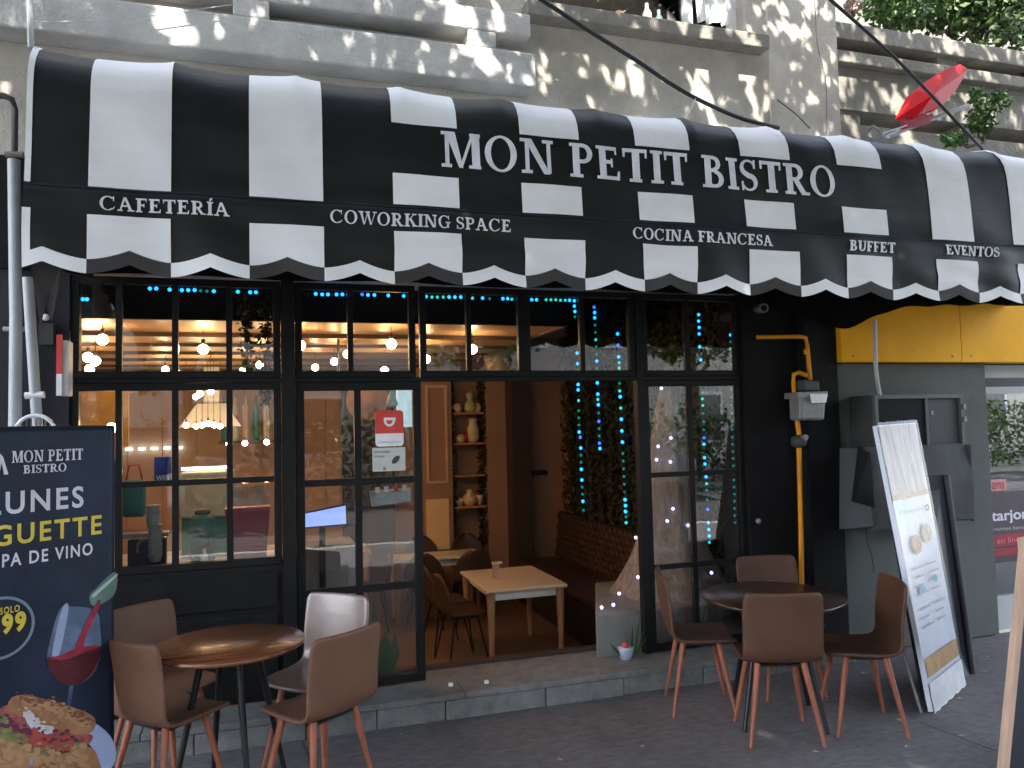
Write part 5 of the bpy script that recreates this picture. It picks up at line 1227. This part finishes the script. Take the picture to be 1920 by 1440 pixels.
crumbs('crust_shade', mat('toasted crust dark', (.2, .08, .035), .6), 34, [(30, 1306), (100, 1318), (172, 1352)], 5, 6, .0040)
crumbs('crust_highlight', mat('toasted crust light', (.42, .24, .12), .6), 50, [(0, 1410), (40, 1420), (110, 1420), (165, 1425)], 12, 11, .0046)

# ================================================================= BOARDS ON THE RIGHT
def quad_fn(px4, pts):
    return lambda u, v, off=0: (pts[0]*(1-u)*(1-v)+pts[1]*u*(1-v)+pts[2]*u*v+pts[3]*(1-u)*v)+nrm*off
bl, br = PG(1750, 1338), PG(1809, 1287)
tl, tr_ = PXX(1644, 798, 3.97), PXX(1716, 792, 4.45)
nrm = (br-bl).cross(tl-bl).normalized()
if nrm.y > 0: nrm = -nrm
br = br+Vector((0, 0, .02)); bl = bl+Vector((0, 0, .01))
QF = quad_fn(None, [bl, br, tr_, tl])
mbd = empty('menu_board', (bl+br)/2, 'tall white menu board wrapped in plastic leaning on the black easel', 'menu board')
def qpatch(name, u0, u1, v0, v1, off, m, parent=mbd, n=6, rag=None, amp=0):
    mb = MB(); P_ = []
    for i in range(n+1):
        for j in range(n+1):
            u, v = u0+(u1-u0)*i/n, v0+(v1-v0)*j/n
            if rag and j == 0: v += rag*math.sin(i*2.3)
            P_.append(QF(u, v, off+amp*math.sin(i*1.9+j*.6)))
    mb.add(P_, [(i*(n+1)+j, (i+1)*(n+1)+j, (i+1)*(n+1)+j+1, i*(n+1)+j+1) for i in range(n) for j in range(n)], True)
    return mb.build(name, m, parent, fix=False)
MB().hexa([QF(0, .0, 0), QF(1, .0, 0), QF(1, 1, 0), QF(0, 1, 0)], [QF(0, .0, -.03), QF(1, .0, -.03), QF(1, 1, -.03), QF(0, 1, -.03)]).build('board', M_MENU, mbd)
qpatch('beige_sheet', .02, .98, .735, .995, .003, M_BEIGE, n=12, amp=.003)
qpatch('tan_stripe', .02, .99, .715, .735, .004, M_GOLD)
qpatch('tan_stripe', .03, .98, .105, .165, .004, M_GOLD)
qpatch('loose_plastic', .0, 1.0, -.005, .09, .008, M_WHITE, n=14, rag=.0025, amp=.0012)
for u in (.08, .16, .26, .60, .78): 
    MB().add([QF(u, .99, .004), QF(u+.012, .99, .0045), QF(.3+u*.5, .74, .0045), QF(.3+u*.5-.01, .74, .004)], [(0, 1, 2, 3)]).build('fold_shade', mat('wrap fold shade', (.2, .17, .15), .3), mbd, fix=False)  # flat dark strips paint the shade of folds in the wrap
QT = lambda x0, v0: (lambda u, v, o=0: QF(x0+u, v0+v, .005+o))
sans_obj('menu_text', 'Chilaquiles', M_GREY, QT(.12, .655), .022, .62, mbd)
m = MB()
for poly in ring(.86, .665, .06, .012, .025, .005, 0, 360, 20): m.add([QF(a, b, .006) for a, b in poly], [(0, 1, 2, 3)])
m.build('menu_mark', M_STK, mbd, fix=False)
def disc(name, u, v, ru, rv, m): MB().add([QF(u+ru*math.cos(a*.35), v+rv*math.sin(a*.35), .006) for a in range(18)], [tuple(range(18))]).build(name, m, mbd, fix=False)
disc('menu_picture', .40, .545, .13, .035, mat('brown food print', (.4, .2, .14), .5, nz=(30, .4)))
disc('menu_picture', .72, .575, .14, .035, mat('pale food print', (.42, .38, .27), .5, nz=(30, .4)))
disc('menu_picture', .72, .405, .06, .014, mat('teal print', (.06, .35, .3), .5)); disc('menu_picture', .32, .385, .09, .014, mat('light blue print', (.2, .42, .62), .5))
for k in range(14):
    u = .15 if k % 2 else .55; v = .46-.03*(k//2)-(0 if k < 8 else .02)
    qpatch('menu_line', u, u+.28+.05*math.sin(k), v, v+.006, .005, M_GREY, n=1)
qpatch('plastic_wrap', -.02, 1.02, .0, 1.01, .012, M_POLY, n=22, amp=.0012)
eas = empty('easel_board', (4.35, -.8, 0), 'black easel chalkboard standing behind the white menu board', 'easel')
o_ = Vector((.10, .16, 0))
e0, e1 = PG(1735, 1318), PG(1822, 1262); t0, t1 = PXX(1662, 905, 4.22), PXX(1772, 890, 4.72)
MB().hexa([e0, e1, t1, t0], [e0+Vector((0, .03, 0)), e1+Vector((0, .03, 0)), t1+Vector((0, .03, 0)), t0+Vector((0, .03, 0))]).build('board', M_CHALK, eas)
MB().tube([e1+Vector((.0, -.01, 0)), t1+Vector((0, -.01, 0))], .022, 6).build('frame_rail', M_CAB, eas)
MB().tube([e0+Vector((0, -.01, 0)), t0+Vector((0, -.01, 0))], .016, 6).build('frame_rail', M_STEEL, eas)
lg = PG(1737, 1338)+Vector((-.02, .02, 0))
MB().tube([lg, PXX(1672, 1150, 3.9)], .010, 6).build('prop_leg', M_ALU, eas)
# framed board at the far right edge
a0 = PG(1876, 1500); tt = PXX(1922, 1030, a0.x+.12)
fb = empty('framed_board', a0, 'pale wood framed chalkboard cut by the right edge of the picture', 'chalkboard')
d2 = Vector((.75, .22, 0))
MB().slab([a0, a0+Vector((.05, .01, 0)), tt+Vector((.05, .01, 0)), tt], (0, .035, 0)).build('frame_stile', M_PALEW, fb)
MB().slab([a0+d2, a0+d2+Vector((.05, .01, 0)), tt+d2+Vector((.05, .01, 0)), tt+d2], (0, .035, 0)).build('frame_stile', M_PALEW, fb)
q0, q1 = a0+Vector((.052, .02, .06)), a0+d2+Vector((-.002, .01, .06)); q2, q3 = tt+d2+Vector((-.002, .01, -.02)), tt+Vector((.052, .02, -.02))
MB().slab([q0, q1, q2, q3], (0, .015, 0)).build('panel', M_CHALK, fb)
MB().slab([tt+Vector((0, -.002, .0)), tt+d2+Vector((.05, -.002, 0)), tt+d2+Vector((.05, -.002, .05)), tt+Vector((0, -.002, .05))], (0, .04, 0)).build('frame_rail', M_PALEW, fb)

# fallen leaves and crumbs
LV = [(1415, 1295, 'yellow leaf lying under the right hand table between the chair legs'), (1850, 1232, 'dry leaf near the foot of the grey green wall'), (1845, 1260, 'dry leaf right of the easel foot'), (1800, 1310, 'dry leaf just right of the menu board foot'),
      (1805, 1380, 'pale dry leaf on the pavement joint near the framed board'), (1700, 1400, 'dry leaf on the pavement in front of the right profile chair'), (752, 1376, 'tiny yellow leaf on the pavement below the ledge'), (1205, 1400, 'pale scrap lying on the pavement left of the right table'),
      (1685, 1350, 'dry leaf by the rear leg of the right profile chair'), (1530, 1410, 'curled dry leaf in front of the front chair'), (1050, 1425, 'dry leaf at the bottom middle of the pavement')]
for i, (px, py, lab) in enumerate(LV):
    p = PG(px, py, .004); m = MB(); s = .022 if i != 6 else .012
    a = random.uniform(0, 6); u = Vector((math.cos(a), math.sin(a), 0)); v = Vector((-math.sin(a), math.cos(a), 0))
    m.add([p-u*s, p-u*s*.3+v*s*.5+Vector((0, 0, .006)), p+u*s*1.1+Vector((0, 0, .004)), p-u*s*.2-v*s*.5+Vector((0, 0, .007)), p+Vector((0, 0, .002))], [(0, 1, 4), (1, 2, 4), (2, 3, 4), (3, 0, 4)])
    m.build('dry_leaf', M_DRY, None, fix=False, at=p, label=lab, cat='leaf', group='dry leaves on the pavement')

# ================================================================= THE STREET BEHIND THE CAMERA (shade, bounce, reflections)
def tree(x, y, h, r_, n, size, label, m=M_TREE, leafpts=None):
    e = empty('street_tree', (x, y, 0), label, 'tree', 'trees along the street')
    MB().tube([(x, y, 0), (x+.05, y, h*.35), (x-.05, y+.1, h*.6), (x, y, h*.85)], .17, 10, .05).build('trunk', M_BARK, e)
    m_ = MB()
    for k in range(9):
        a = k*2.4; q = Vector((x+r_*.7*math.cos(a), y+r_*.7*math.sin(a), h*(.62+.3*random.random())))
        m_.tube([(x, y, h*(.4+.03*k)), ((x+q.x)/2, (y+q.y)/2, (h*.5+q.z)/2), q], .05, 6, .015)
    m_.build('limb', M_BARK, e)
    c = MB(); cl_ = [(x+random.gauss(0, r_*.45), y+random.gauss(0, r_*.45), h*.75+random.gauss(0, r_*.3), random.uniform(.4, .8)*r_*.55) for _ in range(26)]
    for _ in range(n):
        b = random.choice(cl_); v = Vector([random.gauss(0, 1) for _ in range(3)]).normalized()*b[3]*random.uniform(.5, 1)
        c.leaf((b[0]+v.x, b[1]+v.y, b[2]+v.z*.7), size)
    c.build('crown', m, e, fix=False); return e
# shading trees: the crowns lie between the sun and the front, so the light comes through in flecks
TREES = [(-2.2, -6.7, 'leafy street tree at the kerb behind and left of the camera'), (3.0, -6.8, 'leafy street tree at the kerb behind and right of the camera'), (8.4, -6.7, 'leafy street tree at the kerb in front of the neighbour shop')]
crowns = [MB() for _ in TREES]; rs = random.Random(11); anchors = [[] for _ in TREES]
def hang(wlo, whi, n, size, clump):
    for _ in range(n):
        wv = rs.uniform(wlo, whi); X = rs.uniform(-5, 10.5)
        if clump and math.sin(X*5.1+wv*3)*math.sin(wv*6.7+X*1.7)*.6+.4*math.sin(X*13+wv*11) > clump: continue
        z0 = (wv+.7*math.sin(SUN_EL))/math.cos(SUN_EL)
        Z = rs.uniform(5.0, 8.2) if wv < 2.2 else rs.uniform(6.6, 9.4)
        t_ = (Z-z0)/SUND.z
        if t_ < 1.6: continue
        p = Vector((X, -.7, z0))+SUND*t_
        i = min(range(3), key=lambda k: abs(TREES[k][0]-p.x)); crowns[i].leaf(p, size)
        if rs.random() < .002: anchors[i].append(p)
hang(-4.2, .2, 72000, .22, 0)
hang(.2, 2.2, 44000, .2, 0)
hang(2.15, 4.6, 19000, .19, .62)
for i, (x, y, lab) in enumerate(TREES):
    e = empty('street_tree', (x, y, 0), lab, 'tree', 'trees along the street')
    MB().tube([(x, y, 0), (x+.08, y, 2.5), (x-.05, y+.1, 4.5), (x, y, 7)], .2, 10, .06).build('trunk', M_BARK, e)
    l = MB()
    for q in anchors[i][:30]: l.tube([(x, y, 3.6), ((x+q.x)/2, (y+q.y)/2, (3.8+q.z)/2+.3), q], .05, 6, .012)
    l.build('limb', M_BARK, e); crowns[i].build('crown', M_TREE, e, fix=False)
for i, (x, y, h, r_, mm) in enumerate(((-9, -15.8, 7, 2.3, M_TREE), (-2, -16.2, 6.5, 2.2, M_LEAFY), (5.5, -16, 6.5, 2.2, M_LEAFY), (12.5, -15.8, 7, 2.4, M_TREE), (20, -16, 7.5, 2.6, M_LEAFY), (29, -15.8, 7, 2.5, M_TREE))):
    tree(x, y, h, r_, 2600, .26, ['dark tree across the street, far left', 'bright green tree across the street opposite the banner', 'bright green tree across the street opposite the doorway', 'dark tree across the street opposite the neighbour shop', 'bright green tree farther right across the street', 'rightmost dark tree across the street'][i], mm)
ob = empty('opposite_building', (5, -21, 0), 'cream rendered building across the street behind the camera', 'building')
MB().box(-30, 45, -26, -21, 0, 9).build('wall', M_FACW, ob)
for k in range(20):
    for j in range(2):
        x = -28+k*3.6; z = 1.0+j*3.6
        f_ = MB().box(x, x+1.6, -20.99, -20.93, z, z+1.9).build('window', M_WHITE, ob); MB().box(x+.1, x+1.5, -20.928, -20.92, z+.1, z+1.8).build('pane', M_FACT, f_)
def car(x, y, label, m):
    e = empty('parked_car', (x, y, -.13), label, 'car', 'cars parked across the road')
    P_ = [(-2.1, .3), (-2.1, .75), (-1.95, .9), (-1.2, .95), (-.6, 1.42), (.9, 1.45), (1.6, 1.0), (2.1, .92), (2.15, .3)]
    MB().prism([(x+a, y-.85, b-.05) for a, b in P_], (0, 1.7, 0)).build('body', m, e, bevel=.08)
    MB().prism([(x+a, y+.852, b-.05) for a, b in [(-1.1, .98), (-.55, 1.36), (.85, 1.38), (1.4, 1.0)]], (0, .01, 0)).build('window', M_FACT, e)
    for a in (-1.35, 1.35):
        mb = MB(); mb.lathe([(.001, 0), (.32, .0), (.32, .2), (.001, .2)], (0, 0, 0), 20); mb.v = [Matrix.Rotation(R(90), 3, 'X') @ v+Vector((x+a, y+.9, .19)) for v in mb.v]
        mb.build('wheel', M_TYRE, e)
hedge = MB(); hr = random.Random(4)
for _ in range(16000): hedge.leaf((hr.uniform(-8, 40), -15.2+hr.gauss(0, .25), hr.uniform(0, 2.1)+.25*math.sin(hr.random()*6)), .2)
hedge.build('hedge', M_TREE, None, fix=False, label='clipped green hedge along the far pavement', cat='hedge', kind='stuff')
gp_ = PY(1896, 880, .5); e = empty('green_reflection_pipe', gp_, 'lime green bent pipe added inside the neighbour shop window as a reflection', 'handle')
MB().tube([PY(1893, 912, .5), PY(1893, 868, .5), PY(1898, 856, .5), PY(1915, 851, .5)], .035, 10).build('pipe', M_LIME, e)  # solid pipe added to stand for a green reflection in the glass
MB().box(5.95, 8.5, .35, .9, .0, PY(1893, 912, .5).z-.01).build('shop_counter', M_GREY, None, at=(7, .6, 0), label='pale shop counter inside the neighbour shop window', cat='counter', bevel=.01)
car(-4, -13.4, 'white car parked across the road opposite the banner', mat('white car paint', (.7, .7, .7), .3, coat=.6, bump=(1, 0)))
car(8.5, -13.4, 'dark blue car parked across the road opposite the doorway', M_CAR)
car(17, -13.4, 'dark blue car parked farther right across the road', M_CAR)
